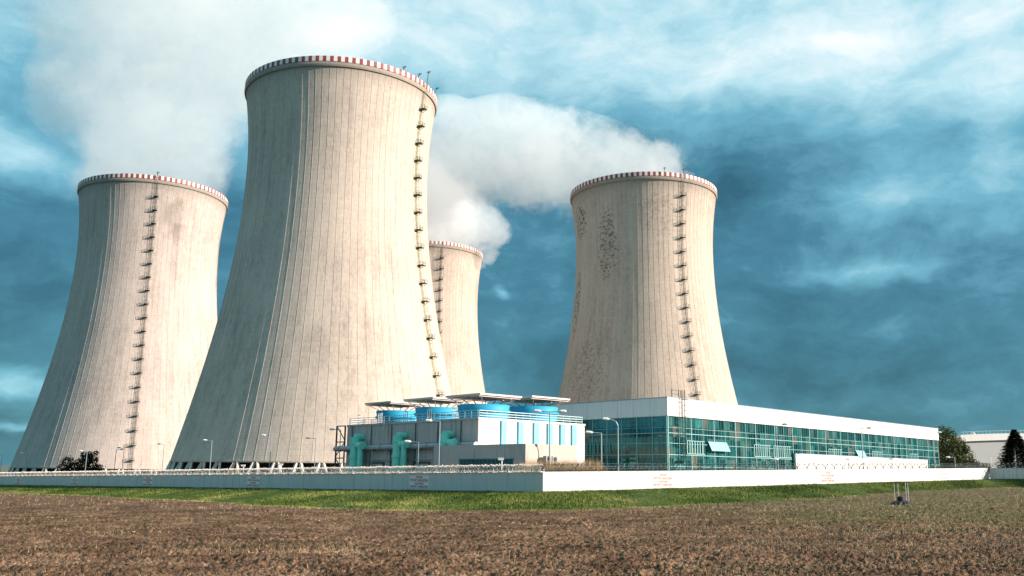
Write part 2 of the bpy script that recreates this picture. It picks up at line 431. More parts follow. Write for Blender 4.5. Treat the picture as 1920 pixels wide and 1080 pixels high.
hh = RS.uniform(.05, .26, len(x))*(.8 + y/160)*np.where(RS.uniform(0, 1, len(x)) < .07, 1.9, 1)
blades('stubble', x, y, hh, .012+.00045*y, rnd, bladem('stubble', [(0, (.05, .09, .02)), (.4, (.13, .16, .05)), (.6, (.27, .20, .12)), (1, (.55, .43, .28))]), 'straw stubble and green sprouts scattered over the tilled field', .6)
# straw lying flat
x, y, t = scatter(9000, 28, 110); k = y < np.interp(t, bt, bd)-1; x, y = x[k], y[k]
n = len(x); a = RS.uniform(0, pi, n); L = RS.uniform(.03, .13, n); w = .006+.0002*y; z = ground(x, y) + RS.uniform(.03, .07, n)
P = np.stack([np.stack([x-np.cos(a)*L, y-np.sin(a)*L, z], -1), np.stack([x+np.cos(a)*L, y+np.sin(a)*L, z+RS.normal(0, .02, n)], -1), np.stack([x+np.cos(a)*L-np.sin(a)*w, y+np.sin(a)*L+np.cos(a)*w, z+w*1.5], -1), np.stack([x-np.cos(a)*L-np.sin(a)*w, y-np.sin(a)*L+np.cos(a)*w, z+w*1.5], -1)], 1).reshape(-1, 3)
tag(mesh_np('straw', P, np.arange(4*n).reshape(n, 4), bladem('straw', [(0, (.22, .15, .09)), (1, (.46, .34, .23))]), np.repeat(RS.uniform(0, 1, n), 4)), 'loose pale straw lying on the brown soil', 'ground cover', kind='stuff')
# clods
def clods(n):
    x, y, t = scatter(n, 28, 100); base = np.array([(1,0,0),(0,1,0),(-1,0,0),(0,-1,0),(0,0,1),(.6,.5,.6),(-.5,.6,.5)], float)
    r = RS.gamma(1.3, .034, n)*(.7+y/140)+.015; z = ground(x, y)+.02
    B = base[None]*(1+RS.normal(0, .25, (n, 7, 3)))*r[:, None, None]; B[:, :, 2] *= .75
    P = B + np.stack([x, y, z], -1)[:, None]
    fc = np.array([(0,5,4),(5,1,4),(1,6,4),(6,2,4),(2,3,4),(3,0,4),(0,1,5),(1,2,6)])
    Fa = (fc[None] + 7*np.arange(n)[:, None, None]).reshape(-1, 3)
    return tag(mesh_np('soil_clods', P.reshape(-1, 3), Fa, M['soil']), 'crumbly brown clods strewn over the tilled field', 'soil', kind='stuff')
clods(26000)
# grass on the bank
n = 230000
t = RS.uniform(-.66, .66, n); yb = np.interp(t, bt, bd); yw = walld(t); k = RS.uniform(-.03, 1, n); y = yb + k*(yw-yb); x = t*y
keep = yw > yb
x, y, k = x[keep], y[keep], k[keep]
tuft = fbm(x*.5, y*.5, 3, 61)
rnd = np.clip((fbm(x*.15, y*.15, 4, 63)-.5)*1.1+.38 + RS.normal(0, .17, len(x)) + np.where(k < .1, .35*(.1-k)/.1, 0), 0, 1)
blades('grass_blades', x, y, RS.uniform(.08, .22, len(x))*(.5+tuft*1.3), RS.uniform(.05, .12, len(x)), rnd,
       bladem('grass_blades', [(0, (.035, .065, .015)), (.4, (.10, .15, .03)), (.7, (.22, .25, .065)), (1, (.42, .36, .17))]), 'long green grass on the bank below the white wall', .4)

# ------------------------------------------------------------------ perimeter wall
def wall_section(A, B, name_label, nb, kind, thick=.25, H=2.5, coil=True):
    root = empty('perimeter_wall', A, 0, name_label, 'wall')
    d = (B-A); L = d.length; e = Vector((d.x, d.y, 0)).normalized(); nrm = Vector((e.y, -e.x, 0))
    if nrm.y > 0: nrm = -nrm
    mb = MB()
    np_ = max(1, int(L/6)); 
    for i in range(np_):                     # cast panels with hairline joints
        p = d*(i/np_); q = d*((i+1)/np_) - e*.03
        o = -nrm*thick; dn = Vector((0,0,-1.2)); up = Vector((0,0,H))
        mb.hexa([p+dn, q+dn, q+o+dn, p+o+dn, p+up, q+up, q+o+up, p+o+up])
    mb.build('wall_panel', M['white_wall'], root)
    cp = MB(); a = Vector((0,0,H)) ; o1 = nrm*.05; o2 = -nrm*(thick+.05); t = Vector((0,0,.1))
    cp.hexa([a+o1, a+d+o1, a+d+o2, a+o2, a+o1+t, a+d+o1+t, a+d+o2+t, a+o2+t]); cp.build('coping', M['white_wall'], root)
    # bracket mesh once, then copies
    bm_ = MB(); mat = M['wire'] if kind == 'L' else M['dark_steel']
    b0 = Vector((0,0,H+.1)) - nrm*thick/2
    if kind == 'L':
        bm_.bar(b0+nrm*.62, b0-nrm*.1, .07, .07); bm_.bar(b0+nrm*.60, b0+nrm*.60+Vector((0,0,.6)), .06)
        bm_.bar(b0-nrm*.1, b0-nrm*.1+Vector((0,0,.5)), .06)
    else:
        bm_.bar(b0, b0+Vector((0,0,.35)), .10); bm_.bar(b0+Vector((0,0,.33)), b0+nrm*.5+e*.15+Vector((0,0,.95)), .09); bm_.bar(b0+Vector((0,0,.33)), b0-nrm*.5-e*.15+Vector((0,0,.95)), .09)
    first = bm_.build('bracket', mat, root)
    for i in range(1, nb):
        c = first.copy(); COL.objects.link(c); c.parent = root; c.location = d*(i/nb)
    # concertina coil: helix of thin wire, plus tension wires
    R = .46; ctr = b0 + Vector((0,0,.48)) + (nrm*.22 if kind == 'L' else Vector((0,0,.05)))
    turns = int(L/(.26 if kind == 'L' else .42)); per = 9
    ts = np.arange(turns*per+1); ang = ts*2*pi/per; s_ = ts/(turns*per)*L
    rr = R*(1+.10*np.sin(ts*2.399) + RS.normal(0, .10, len(ts))); 
    cx = np.array(ctr)[None] + np.outer(s_ + .25*np.sin(ang*.5), np.array(e)) + np.outer(s_/L*d.z, [0,0,1]) + np.outer(rr*np.cos(ang), np.array(nrm)) + np.outer(rr*np.sin(ang), [0,0,1])
    w = .040 if kind == 'L' else .020
    up = np.array([0,0,1.])*w; Vn = np.concatenate([cx-up+np.array(e)*w*.7, cx+up-np.array(e)*w*.7]); m = len(cx)
    i = np.arange(m-1); Fa = np.stack([i, i+1, i+1+m, i+m], -1)
    o = mesh_np('razor_wire', Vn, Fa, M['wire'] if kind == 'L' else M['dark_steel'], parent=root)
    tw = MB()
    for hz, off in ((.30, -.3), (.6, .45), (.95, .05)):
        a0 = ctr + nrm*off*.8 + Vector((0,0,hz-.5)); tw.bar(a0, a0+d, .025)
    tw.build('tension_wire', mat, root)
    return root, e, nrm
wl_root, eL, nL = wall_section(WC, WL2, 'long white perimeter wall in shade along the left, topped with bright razor wire', 96, 'L')
wr_root, eR, nR = wall_section(WC, WR, 'sunlit white perimeter wall running right from the corner, with Y shaped wire brackets', 46, 'Y')
wall_section(WR+Vector((.3,-.1,0)), WR2, 'short far wall section turning toward the camera at the far right', 16, 'Y')

# painted warning signs on the wall
def glyphs(text, name, size, root, loc, e, n, up=Vector((0,0,1))):
    cu = bpy.data.curves.new(name, 'FONT'); cu.body = text; cu.size = size; cu.align_x = 'CENTER'; cu.align_y = 'CENTER'; cu.extrude = .004; cu.offset = .008
    o = bpy.data.objects.new(name, cu); COL.objects.link(o); cu.materials.append(M['red_letter'])
    x = e if e.cross(up).dot(n) > 0 else -e
    m = Matrix((x, up, x.cross(up))).transposed().to_4x4(); m.translation = loc
    bpy.context.view_layer.update(); me = bpy.data.meshes.new_from_object(o); bpy.data.objects.remove(o)
    o = bpy.data.objects.new(name, me); COL.objects.link(o); o.parent = root; o.matrix_basis = m; return o
def wall_sign(base, e, n, frac_pt, label, w=4.1, h=1.75, panel=True):
    root = empty('warning_sign', frac_pt, 0, label, 'sign', 'warning signs on the perimeter wall')
    mb = MB(); Fr((0,0), e, n).box(mb, -w/2, w/2, .012, .035, -h/2, h/2); mb.build('sign_panel', M['sign_white'] if panel else M['white_wall'], root)
    for tx, z, s in (('POZOR', .37, .42), ('ST\u0158E\u017dEN\u00dd OBJEKT', .12, .48), ('VSTUP', -.13, .40), ('ZAK\u00c1Z\u00c1N', -.37, .50)):
        tx = {'ST\u0158E\u017dEN\u00dd OBJEKT': 'VSTUP ZAK\u00c1Z\u00c1N', 'VSTUP': 'ACHTUNG', 'ZAK\u00c1Z\u00c1N': 'EINTRITT VERBOTEN'}.get(tx, tx)
        glyphs(tx, 'lettering', s*(.80 if len(tx) > 14 else 1), root, Vector((0,0,z*h)) + n*.04, e, n)
def on_wall(A, B, px, zc=1.35):
    # point of the wall line on the bearing of pixel column px near the wall
    r = ray(px, 905); t = r.x/r.y; d = B-A; k = (t*A.y - A.x)/(d.x - t*d.y); p = A + d*k; return p + Vector((0,0,zc))
for px, lb in ((786, 'large pale warning sign with red lettering nearest the corner on the shaded wall'),
               (475, 'warning sign on the shaded wall in front of the legs of the biggest tower'),
               (277, 'warning sign on the shaded wall below the ladder foot of the left tower'),
               (140, 'warning sign on the shaded wall below the dark tree at left'),
               (34, 'farthest warning sign at the far left end of the shaded wall')):
    wall_sign(None, eL, nL, on_wall(WC, WL, px), lb)
for px, lb, pn in ((1243, 'red lettered warning on the sunlit wall below the corner of the glazed hall', False),
                   (1553, 'faint red lettered warning on the sunlit wall below the low white annex', False),
                   (1770, 'white panel warning sign on the sunlit wall below the leafy tree at right', True)):
    wall_sign(None, eR, nR, on_wall(WC, WR, px), lb, 4.0, 1.75, pn)

# ------------------------------------------------------------------ cooling towers
RT, ZT, B1, B2, HT, ZS = 28.99, 98.07, 80.22, 64.03, 125., 4.2
def rad(z): b = B2 if z > ZT else B1; return RT*math.sqrt(1+((z-ZT)/b)**2)
def shell_mesh(mat):
    mb = MB(); NR = 90; zs = [ZS+(HT-1.2-ZS)*i/58 for i in range(59)]
    prof = [(0, .0), (.012, .0), (.02, .055), (.05, .055), (.058, .0), (.45, 0), (.82, 0)]   # angular fraction of a bay (rib cross-section)
    angs = []
    for k in range(NR):
        for a, o in prof[1:]: angs.append((2*pi*(k+a/.07*.06)/NR, o))
    n = len(angs); vs = []; fs = []
    for z in zs:
        r = rad(z)
        for a, o in angs: rr = r+o; vs.append((rr*math.sin(a), -rr*math.cos(a), z))
    for i in range(len(zs)-1):
        for k in range(n): fs.append((i*n+k, i*n+(k+1) % n, (i+1)*n+(k+1) % n, (i+1)*n+k))
    mb.add(vs, fs)
    # lintel ring, inner skin and the rim walkway lip
    mb.lathe([(rad(ZS)-.1, ZS+.02), (rad(ZS)+.14, ZS-.05), (rad(ZS)+.12, ZS+.35), (rad(ZS+.4)-.1, ZS+.4)], n=96)
    mb.lathe([(rad(z)-1.0, z) for z in (ZS-.25, 20, 40, 60, 80, 98, 110, HT-1)], n=96)
    mb.lathe([(rad(ZS)-1.0, ZS-.25), (rad(ZS)+.1, ZS-.05)], n=96)
    rt = rad(HT)
    mb.lathe([(rt-1.0, HT-2.0), (rt-.1, HT-3.0), (rt+.14, HT-2.4), (rt+.14, HT-1.72), (rt-1., HT-1.5)], n=180)
    return mb
def rim_mesh():
    mb = MB(); rt = rad(HT)+.08; n = 180
    for k in range(n):
        vs = []
        for j in (0, 1, 2, 3):
            a = 2*pi*(k+j/3)/n
            vs += [(rt*math.sin(a), -rt*math.cos(a), HT-1.5), (rt*math.sin(a), -rt*math.cos(a), HT+.15), ((rt-.3)*math.sin(a), -(rt-.3)*math.cos(a), HT+.15), ((rt-.3)*math.sin(a), -(rt-.3)*math.cos(a), HT-1.5)]
        fs = []
        for j in range(3):
            b = j*4
            fs += [(b, b+4, b+5, b+1), (b+1, b+5, b+6, b+2), (b+2, b+6, b+7, b+3)]
        mb.add(vs, fs, k % 2)
    return mb
def leg_mesh():
    mb = MB(); rs = rad(ZS)-.3; rb = rad(-1)+.5
    da = 2*pi/48*.31
    return mb.bar((0, -rs, ZS-.2), (rb*math.sin(da), -rb*math.cos(da), -2.0), .62, .85), MB().bar((0, -rs, ZS-.2), (-rb*math.sin(da), -rb*math.cos(da), -2.0), .62, .85)
def platform_mesh(z):
    mb = MB(); r = rad(z)+.2
    mb.box(-.95, .95, -r-1.7, -r+.15, z-.12, z+.02)
    for x_ in (-.9, .9):
        mb.bar((x_, -r-1.5, z-.1), (x_, -r+.3, z-.9), .10)
        for y_ in (-r-1.65, -r-.8): mb.bar((x_, y_, z), (x_, y_, z+1.1), .07)
        for h in (.6, 1.1): mb.bar((x_, -r-1.65, z+h), (x_, -r, z+h), .06)
    for h in (.6, 1.1): mb.bar((-.9, -r-1.65, z+h), (.9, -r-1.65, z+h), .06)
    return mb
NPL = 20
PZ = [7.5 + (HT-3-7.5)*i/NPL for i in range(NPL)]
def ladder_mesh():
    mb = MB(); zs = [ZS+i*1.0 for i in range(int(HT-ZS)+2)]
    out = 1.15
    for i in range(len(zs)-1):
        z0, z1 = zs[i], zs[i+1]
        for x_ in (-.42, .42):
            mb.bar((x_, -rad(z0)-.35, z0), (x_, -rad(z1)-.35, z1), .08)
        for j in range(2):
            z = z0+.5*j; mb.bar((-.42, -rad(z)-.35, z), (.42, -rad(z)-.35, z), .06)
        mb.bar((0, -rad(z0)-out, z0), (0, -rad(z1)-out, z1), .07)
        if i % 2 == 0:      # safety cage hoops
            pts = [(-.42, -rad(z0)-.35, z0), (-.55, -rad(z0)-.8, z0), (0, -rad(z0)-out, z0), (.55, -rad(z0)-.8, z0), (.42, -rad(z0)-.35, z0)]
            for a, b in zip(pts, pts[1:]): mb.bar(a, b, .05)
    return mb
LA, LB = leg_mesh(); legA = LA.build('leg', M['leg']); legB = LB.build('leg', M['leg'])
meA, meB = legA.data, legB.data; bpy.data.objects.remove(legA); bpy.data.objects.remove(legB)
rimM = None; ladM = {}; platM = {}
SH = shell_mesh(None)
def tower(loc, phi_l, label, mat, steel, rods=()):
    root = empty('cooling_tower', loc, 0, label, 'cooling tower', 'cooling towers of the power station')
    SH.build('shell', mat, root)
    rim_mesh().build('rim_band', [M['red'], M['rimwhite']], root)
    for k in range(48):
        for me, nm in ((meA, 'leg'), (meB, 'leg')):
            a = 2*pi*(k+.5)/48
            # legs of one pair stand apart so that their heads meet at the lintel
            o = bpy.data.objects.new('leg', me); COL.objects.link(o); o.parent = root
            o.rotation_euler = (0, 0, a + (.011 if me is meA else -.011))
    MB().lathe([(rad(0)-3.2, -2.5), (rad(0)-3.6, ZS+.2), (.1, ZS+.3)], n=64).build('packing', M['dark'], root)  # fill packing; its near black paints in the shade behind the legs
    MB().lathe([(rad(0)+3.2, -2.2), (rad(0)+3.2, -.9), (rad(0)+2.7, -.9), (rad(0)+2.7, -2.2)], n=96).build('basin', M['concrete'], root)
    lad = ladder_mesh().build('ladder', steel, root); lad.rotation_euler = (0, 0, phi_l)
    for z in PZ: platform_mesh(z).build('platform', M['steel'], lad)
    mb = MB()
    for a, h in rods:
        r = rad(HT)+.6; p = Vector((r*math.sin(a), -r*math.cos(a), HT-.3)); q = p+Vector((math.sin(a)*.5, -math.cos(a)*.3, h))
        mb.bar(p, q, .16); mb.bar(q-Vector((.7,0,.5)), q+Vector((.7,0,-.3)), .14); mb.bar(q-Vector((0,0,1)), q+Vector((.6,-.4,-.2)), .12)
    if rods: mb.build('lightning_rod', M['steel'], root)
    return root
R = math.radians
tower((-167.3, 398.4, -.83-.4), R(23.5), 'sand grey cooling tower at left, steaming, with dark ladder down its middle', concrete_shell('shell_left', 1, (.94, .95, .98), [(R(44), 108, .30, 14, .42, 'cast_shadow'), (R(52), 88, .3, 8, .25, 'cast_shadow')]), M['steel'], ((R(23), 2.),))  # dark blotches high on this shell are painted shadow
tower((-61.8, 289.9, .86), R(67), 'tallest looking cooling tower in front, pale with a green ladder near its right edge', concrete_shell('shell_front', 2, (1.03, 1.02, 1.)), M['green_steel'], ((R(67), 4.5), (R(58), 1.7), (R(46), 1.6), (R(80), 2.)))
tower((50.8, 382.8, -3.24), R(23.5), 'cooling tower behind the glazed hall at right, with flaking dark patches', concrete_shell('shell_right', 3, (1.02, .99, .95),
      [(R(-70), 110, .25, 12, .85, 'flake'), (R(-38), 97, .24, 22, .75, 'flake'), (R(-75), 75, .16, 24, .8, 'flake'), (R(-50), 45, .4, 22, .4, 'flake'), (R(5), 108, .5, 14, .3, 'flake')]), M['steel'], ((R(23), 2.5), (R(8), 2.2)))
tower((-55.6, 506.8, -.94), R(21), 'most distant cooling tower, half hidden behind the front one', concrete_shell('shell_far', 4, (1., .97, .95)), M['steel'])

# ------------------------------------------------------------------ fan cooling cell block
K = at(897, 783, 145); zt = K.z
u = Vector((math.sin(R(-42)), math.cos(R(-42)), 0)); v = Vector((math.sin(R(47)), math.cos(R(47)), 0))
nU, nV = -v, -u        # outward normals of the long (u) face and the short (v) face
FU = Fr(K, u, nU); FV = Fr(K, v, nV); LU, LV = 38.6, 24.2; zb = -.6
blk = empty('fan_cooling_block', (0,0,0), 0, 'concrete cooling cell block with blue striped end wall and green pipes, blue fans on top', 'building')
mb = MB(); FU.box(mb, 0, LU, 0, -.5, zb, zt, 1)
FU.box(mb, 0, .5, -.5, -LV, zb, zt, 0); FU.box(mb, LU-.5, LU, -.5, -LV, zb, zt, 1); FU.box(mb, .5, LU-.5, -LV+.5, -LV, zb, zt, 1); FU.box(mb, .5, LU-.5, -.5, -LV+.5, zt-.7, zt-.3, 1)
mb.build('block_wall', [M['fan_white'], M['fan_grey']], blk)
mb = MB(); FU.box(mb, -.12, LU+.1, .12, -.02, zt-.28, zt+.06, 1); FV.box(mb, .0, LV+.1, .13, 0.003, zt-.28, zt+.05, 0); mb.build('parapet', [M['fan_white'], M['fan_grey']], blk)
for i, a in enumerate((4.8, 8.5, 12.0, 15.2, 18.2, 21.0)):
    mb = MB(); FV.box(mb, a-.12, a+.98, .003, .30, 4.6, zt-.3); mb.build('pilaster', M['lightblue'], blk)
def railing(F_, a0, a1, z, off, mat, parent, step=1.5, h=1.2, name='railing', w=.075):
    mb = MB(); n = max(1, int(abs(a1-a0)/step))
    for i in range(n+1):
        a = a0+(a1-a0)*i/n; mb.bar(F_.p(a, off, z), F_.p(a, off, z+h), w)
    for hh in (.4, .8, h): mb.bar(F_.p(a0, off, z+hh), F_.p(a1, off, z+hh), w)
    return mb.build(name, mat, parent)
railing(FV, .4, LV-.3, zt, -.25, M['rail'], blk, w=.11); railing(FU, .4, LU-.2, zt, -.25, M['rail'], blk, 1.6, w=.09)
railing(Fr(FU.p(LU, 0, 0), v, u), .3, LV, zt, -.25, M['pipe_grey'], blk)
# access gates / small frames on the roof edge
for a in (7, 14, 21, 29, 36):
    mb = MB()
    for da in (0, 1.1): mb.bar(FU.p(a+da, -1.2, zt-.3), FU.p(a+da, -1.2, zt+1.9), .14)
    mb.bar(FU.p(a, -1.2, zt+1.9), FU.p(a+1.1, -1.2, zt+1.9), .14); mb.bar(FU.p(a+.55, -1.2, zt-.3), FU.p(a+.55, -1.2, zt+1.9), .1)
    mb.build('roof_hatch_frame', M['rimwhite'], blk)
# stair frame at the left end
mb = MB(); a0, a1 = LU+.3, LU+3.3
for a in (a0, a1):
    for o_ in (.3, -4.): mb.bar(FU.p(a, o_, zb), FU.p(a, o_, zt-.1), .28)
lv = [zb+.2+(zt-zb)*i/4 for i in range(5)]
for i in range(4):
    for o_ in (.3, -4.):
        z0, z1 = lv[i], lv[i+1]-.3
        mb.bar(FU.p(a0, o_, z1), FU.p(a1, o_, z1), .2); mb.bar(FU.p(a0, o_, z0 if i % 2 else z1), FU.p(a1, o_, z1 if i % 2 else z0), .13)
mb.build('stair_frame', M['steel'], blk)
# fans
def hat(F_, a, o_): return F_.p(a, o_, 0)
stacks = [('third blue fan stack from the left, nearest to the camera', 906, 4.55, 159.5, 15.0), ('rightmost blue fan stack above the white striped wall', 1000, 4.5, 167.5, 14.8), ('second blue fan stack from the left on the cell block', 820, 4.3, 176., 14.9), ('leftmost blue fan stack on the cell block', 743, 4.15, 189., 15.2)]
for i, (lb, px, r_, D, ztop) in enumerate(stacks):
    c = at(px, 790, D); ztop = at(px, (757, 761, 762.5, 769)[i], D-r_).z; z0 = zt-.3
    st = empty('fan_stack', (c.x, c.y, z0), 0, lb, 'fan stack', 'blue fan stacks on the cell block')
    h = ztop - z0
    MB().lathe([(r_*.93, 0), (r_*.90, h*.25), (r_*.94, h*.6), (r_*1.0, h), (r_*.97, h), (r_*.9, h*.6), (r_*.86, h*.25), (r_*.88, 0)], n=64).build('fan_cylinder', M['blue'], st, smooth=True)
    MB().lathe([(r_*.955, h*.62), (r_*1.03, h*.63), (r_*1.03, h*.72), (r_*.965, h*.73)], n=64).build('stiffening_ring', M['blue'], st)
    mb = MB(); mb.lathe([(.6, h*.5), (.6, h*.75), (.05, h*.85)], n=16)
    for k in range(6):
        a = k*pi/3; mb.hexa([(math.cos(a)*.5-math.sin(a)*.35, math.sin(a)*.5+math.cos(a)*.35, h*.55), (math.cos(a)*r_*.82-math.sin(a)*.3, math.sin(a)*r_*.82+math.cos(a)*.3, h*.6), (math.cos(a)*r_*.82+math.sin(a)*.3, math.sin(a)*r_*.82-math.cos(a)*.3, h*.66), (math.cos(a)*.5+math.sin(a)*.35, math.sin(a)*.5-math.cos(a)*.35, h*.68),
              (math.cos(a)*.5-math.sin(a)*.35, math.sin(a)*.5+math.cos(a)*.35, h*.57), (math.cos(a)*r_*.82-math.sin(a)*.3, math.sin(a)*r_*.82+math.cos(a)*.3, h*.62), (math.cos(a)*r_*.82+math.sin(a)*.3, math.sin(a)*r_*.82-math.cos(a)*.3, h*.68), (math.cos(a)*.5+math.sin(a)*.35, math.sin(a)*.5-math.cos(a)*.35, h*.70)])
    mb.build('fan', M['steel'], st)
    # square canopy slab on V struts
    hc = h + 1.35; s_ = 4.75
    mb = MB(); Fc = Fr((0,0), u, nU); Fc.box(mb, -s_, s_, -s_, s_, hc, hc+.30); mb.build('canopy', M['canopy'], st)
    mb = MB()
    for j in range(8):
        q = Fc.p(-s_+.35+(2*s_-.7)*((j % 4)/3), (s_-.6) if j < 4 else -(s_-.6), hc-.09); mb.bar(Vector((q.x*1.0, q.y*1.0, q.z)), Vector((q.x*.55, q.y*.55, h+.02)), .12)
    for j in range(5):
        q = -s_+.4+(2*s_-.8)*j/4; mb.bar(Fc.p(q, -s_+.1, hc-.15), Fc.p(q, s_-.1, hc-.15), .16)
    mb.build('canopy_strut', M['canopy'], st)
# green riser pipes
for i, (a, lb) in enumerate(((6.6, 0), (19.6, 0), (33.2, 0))):
    rp = MB(); zr = 8.9 if i else 8.8
    rp.tube([FU.p(a, 1.6, zb), FU.p(a, 1.6, zr)], .82, 16); rp.tube([FU.p(a, 1.6, zr-.02), FU.p(a, .05, zr+.0)], .6, 14)
    rp.tube([FU.p(a, 1.6, 7.4), FU.p(a-2.6, 1.6, 7.4)], .58, 14); rp.tube([FU.p(a-1.9, 1.6, zb), FU.p(a-1.9, 1.6, 7.35)], .52, 14); rp.tube([FU.p(a-2.62, 1.6, 7.4), FU.p(a-2.7, 1.6, 7.4)], .72, 14)
    rp.tube([FU.p(a, 1.6, 5.2), FU.p(a, 1.6, 5.5)], 1.0, 16); rp.tube([FU.p(a, 1.6, zr-1.2), FU.p(a, 1.6, zr-.95)], .95, 16)
    rp.build('riser_pipe', M['pipe_green'], blk)
    vp = MB()
    for k in range(7):
        q = a-3.2+k*.9; vp.bar(FU.p(q, 2.6, zb), FU.p(q, 2.6, 2.4+.3*(k % 2)), .16)
    vp.tube([FU.p(a-3.6, 2.6, 1.9), FU.p(a+2.6, 2.6, 1.9)], .2, 8); vp.tube([FU.p(a-3, 3.0, 1.1), FU.p(a+2.2, 3.0, 1.1)], .3, 8)
    for k in range(3): vp.tube([FU.p(a-2+k*1.6, 2.9, 1.2), FU.p(a-2+k*1.6, 2.9, 2.9)], .12, 6); vp.tube([FU.p(a-2+k*1.6, 2.75, 2.9), FU.p(a-2+k*1.6, 3.05, 2.9)], .35, 10)
    vp.build('valve_gear', M['pipe_green'], blk)
zp0 = at(885, 834, 145).z; zp1 = at(642, 842, 176).z; pz = lambda a: zp0+(zp1-zp0)*(a+.5)/(LU+4)
mb = MB(); mb.tube([FU.p(-.3, .62, pz(-.5)), FU.p(6, .62, pz(6)), FU.p(20, .62, pz(20)), FU.p(LU+3.0, .62, pz(LU+3.0))], .48, 14)
for k in range(9):
    a = 1+k*4.6; mb.bar(FU.p(a, .95, zb), FU.p(a, .95, pz(a)-.45), .16); mb.bar(FU.p(a, 1.1, pz(a)-.52), FU.p(a, .02, pz(a)-.52), .16)
    mb.tube([FU.p(a+2, .62, pz(a+2)), FU.p(a+2.12, .62, pz(a+2.12))], .58, 14)
mb.build('long_pipe', M['pipe_grey'], blk)
for a in (12.5, 26.):
    mb = MB(); FU.box(mb, a, a+4.2, .003, .12, .2, 4.2); mb.build('service_door', M['hallgrey'], blk)
    mb = MB(); FU.box(mb, a-.25, a, .003, .22, 0, 4.45); FU.box(mb, a+4.2, a+4.45, .003, .22, 0, 4.45); FU.box(mb, a, a+4.2, .003, .22, 4.2, 4.45); mb.build('door_frame', M['steel'], blk)
for a in (4.2, 10.3, 16.6, 23.8, 30.2, 36.6):
    mb = MB(); mb.tube([FU.p(a, .16, zb), FU.p(a, .16, zt-.35)], .09, 8)
    for k in range(4): mb.bar(FU.p(a-.2, .12, 2+k*2.4), FU.p(a+.2, .12, 2+k*2.4), .12)
    mb.build('downpipe', M['dark_steel'], blk)
mb = MB(); FU.box(mb, 1.5, LU-1, .01, .30, 4.75, 4.95); mb.build('cable_tray', M['pipe_grey'], blk)
# low annex in front of the corner
KA = at(985.5, 831.7, 131.); za = KA.z
FA = Fr(KA, u, nU); FAV = Fr(KA, v, nV)
ann = empty('annex', (0,0,0), 0, 'low concrete annex with dark window band, in front of the striped end wall', 'building')
LA_, LB_ = 21.5, 10.4
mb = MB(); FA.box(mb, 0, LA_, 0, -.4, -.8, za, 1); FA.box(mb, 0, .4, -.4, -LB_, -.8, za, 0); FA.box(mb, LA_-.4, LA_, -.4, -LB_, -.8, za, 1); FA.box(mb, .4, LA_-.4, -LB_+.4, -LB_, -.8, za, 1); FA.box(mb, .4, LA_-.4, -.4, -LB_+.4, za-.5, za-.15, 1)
mb.build('annex_wall', [M['annex_sunlit'], M['fan_grey']], ann)
mb = MB(); FA.box(mb, 2.6, 14.9, .004, .03, za-4.1, za-2.15); mb.build('window_band', M['window_dark'], ann)
mb = MB()
for k in range(14): FA.box(mb, 2.6+k*.94, 2.66+k*.94, .031, .07, za-4.1, za-2.15)
FA.box(mb, 2.45, 15.05, .031, .14, za-2.15, za-2.02); mb.build('window_frame', M['mullion_dark'], ann)
mb = MB(); FAV.box(mb, 2.5, 9.2, .005, 2.2, za-2.75, za-2.6); mb.build('porch_canopy', M['concrete'], ann)
mb = MB(); FAV.box(mb, 3.0, 5.8, .004, .06, -.2, za-2.76); mb.build('porch_door', M['steel'], ann)
for a, lb in ((3.0, 'left air conditioning unit on the porch roof of the annex'), (4.25, 'right air conditioning unit on the porch roof of the annex')):
    r_ = empty('air_conditioner', FAV.p(a, .8, za-2.6), 0, lb, 'air conditioner', 'air conditioners on the annex porch')
    Fq = Fr((0,0), v, nV); mb = MB(); Fq.box(mb, 0, 1.05, -.35, .35, .05, .95); Fq.box(mb, .1, .2, -.3, .3, 0, .05); Fq.box(mb, .85, .95, -.3, .3, 0, .05); mb.build('casing', M['ac'], r_)
    mb = MB(); ctr = Fq.p(.5, .36, .5); mb.tube([ctr, ctr+nV*.03], .33, 16); mb.build('fan_grille', M['black'], r_)

# ------------------------------------------------------------------ glazed hall
HK = at(1251, 745, 165); hz = HK.z; hf = hz-3.22
hu = Vector((math.sin(R(-42)), math.cos(R(-42)), 0)); hv = Vector((math.sin(R(43.2)), math.cos(R(43.2)), 0))
HU = Fr(HK, hu, -hv); HV = Fr(HK, hv, Vector((hv.y, -hv.x, 0))); LHU, LHV = 45., 134.
hall = empty('glazed_hall', (0,0,0), 0, 'long teal glazed hall with a deep white fascia, seen from its corner', 'building')
g0 = .4
nHU = HU.n; nHV = HV.n
mb = MB(); HV.box(mb, 0, LHV, 0, .0-.5, hf, hz)
for i in range(1, 34): HV.box(mb, i*3.94, i*3.94+.05, .001, .012, hf+.02, hz-.02, 1)
mb.build('fascia', [M['fascia'], M['ac']], hall)
mb = MB(); HU.box(mb, .02, LHU, 0.0, -.5, hf, hz)
for i in range(1, 11): HU.box(mb, i*4.0, i*4.0+.05, .001, .012, hf+.02, hz-.02, 1)
mb.build('fascia', [M['fascia'], M['ac']], hall)
mb = MB(); HV.box(mb, -.08, LHV+.1, .07, -.6, hz, hz+.14); HU.box(mb, .61, LHU, .07, -.6, hz, hz+.13); mb.build('roof_edge', M['lamp_steel'], hall)
mb = MB()
A_, B_, C_, D_ = HV.p(.6, -.6, 0), HV.p(LHV-.1, -.6, 0), HV.p(LHV-.1, -LHU+1, 0), HV.p(4.8, -LHU+1, 0)
mb.hexa([p+Vector((0,0,hf+.3)) for p in (A_, B_, C_, D_)] + [p+Vector((0,0,hf+.6)) for p in (A_, B_, C_, D_)])
mb.build('roof', M['concrete'], hall)
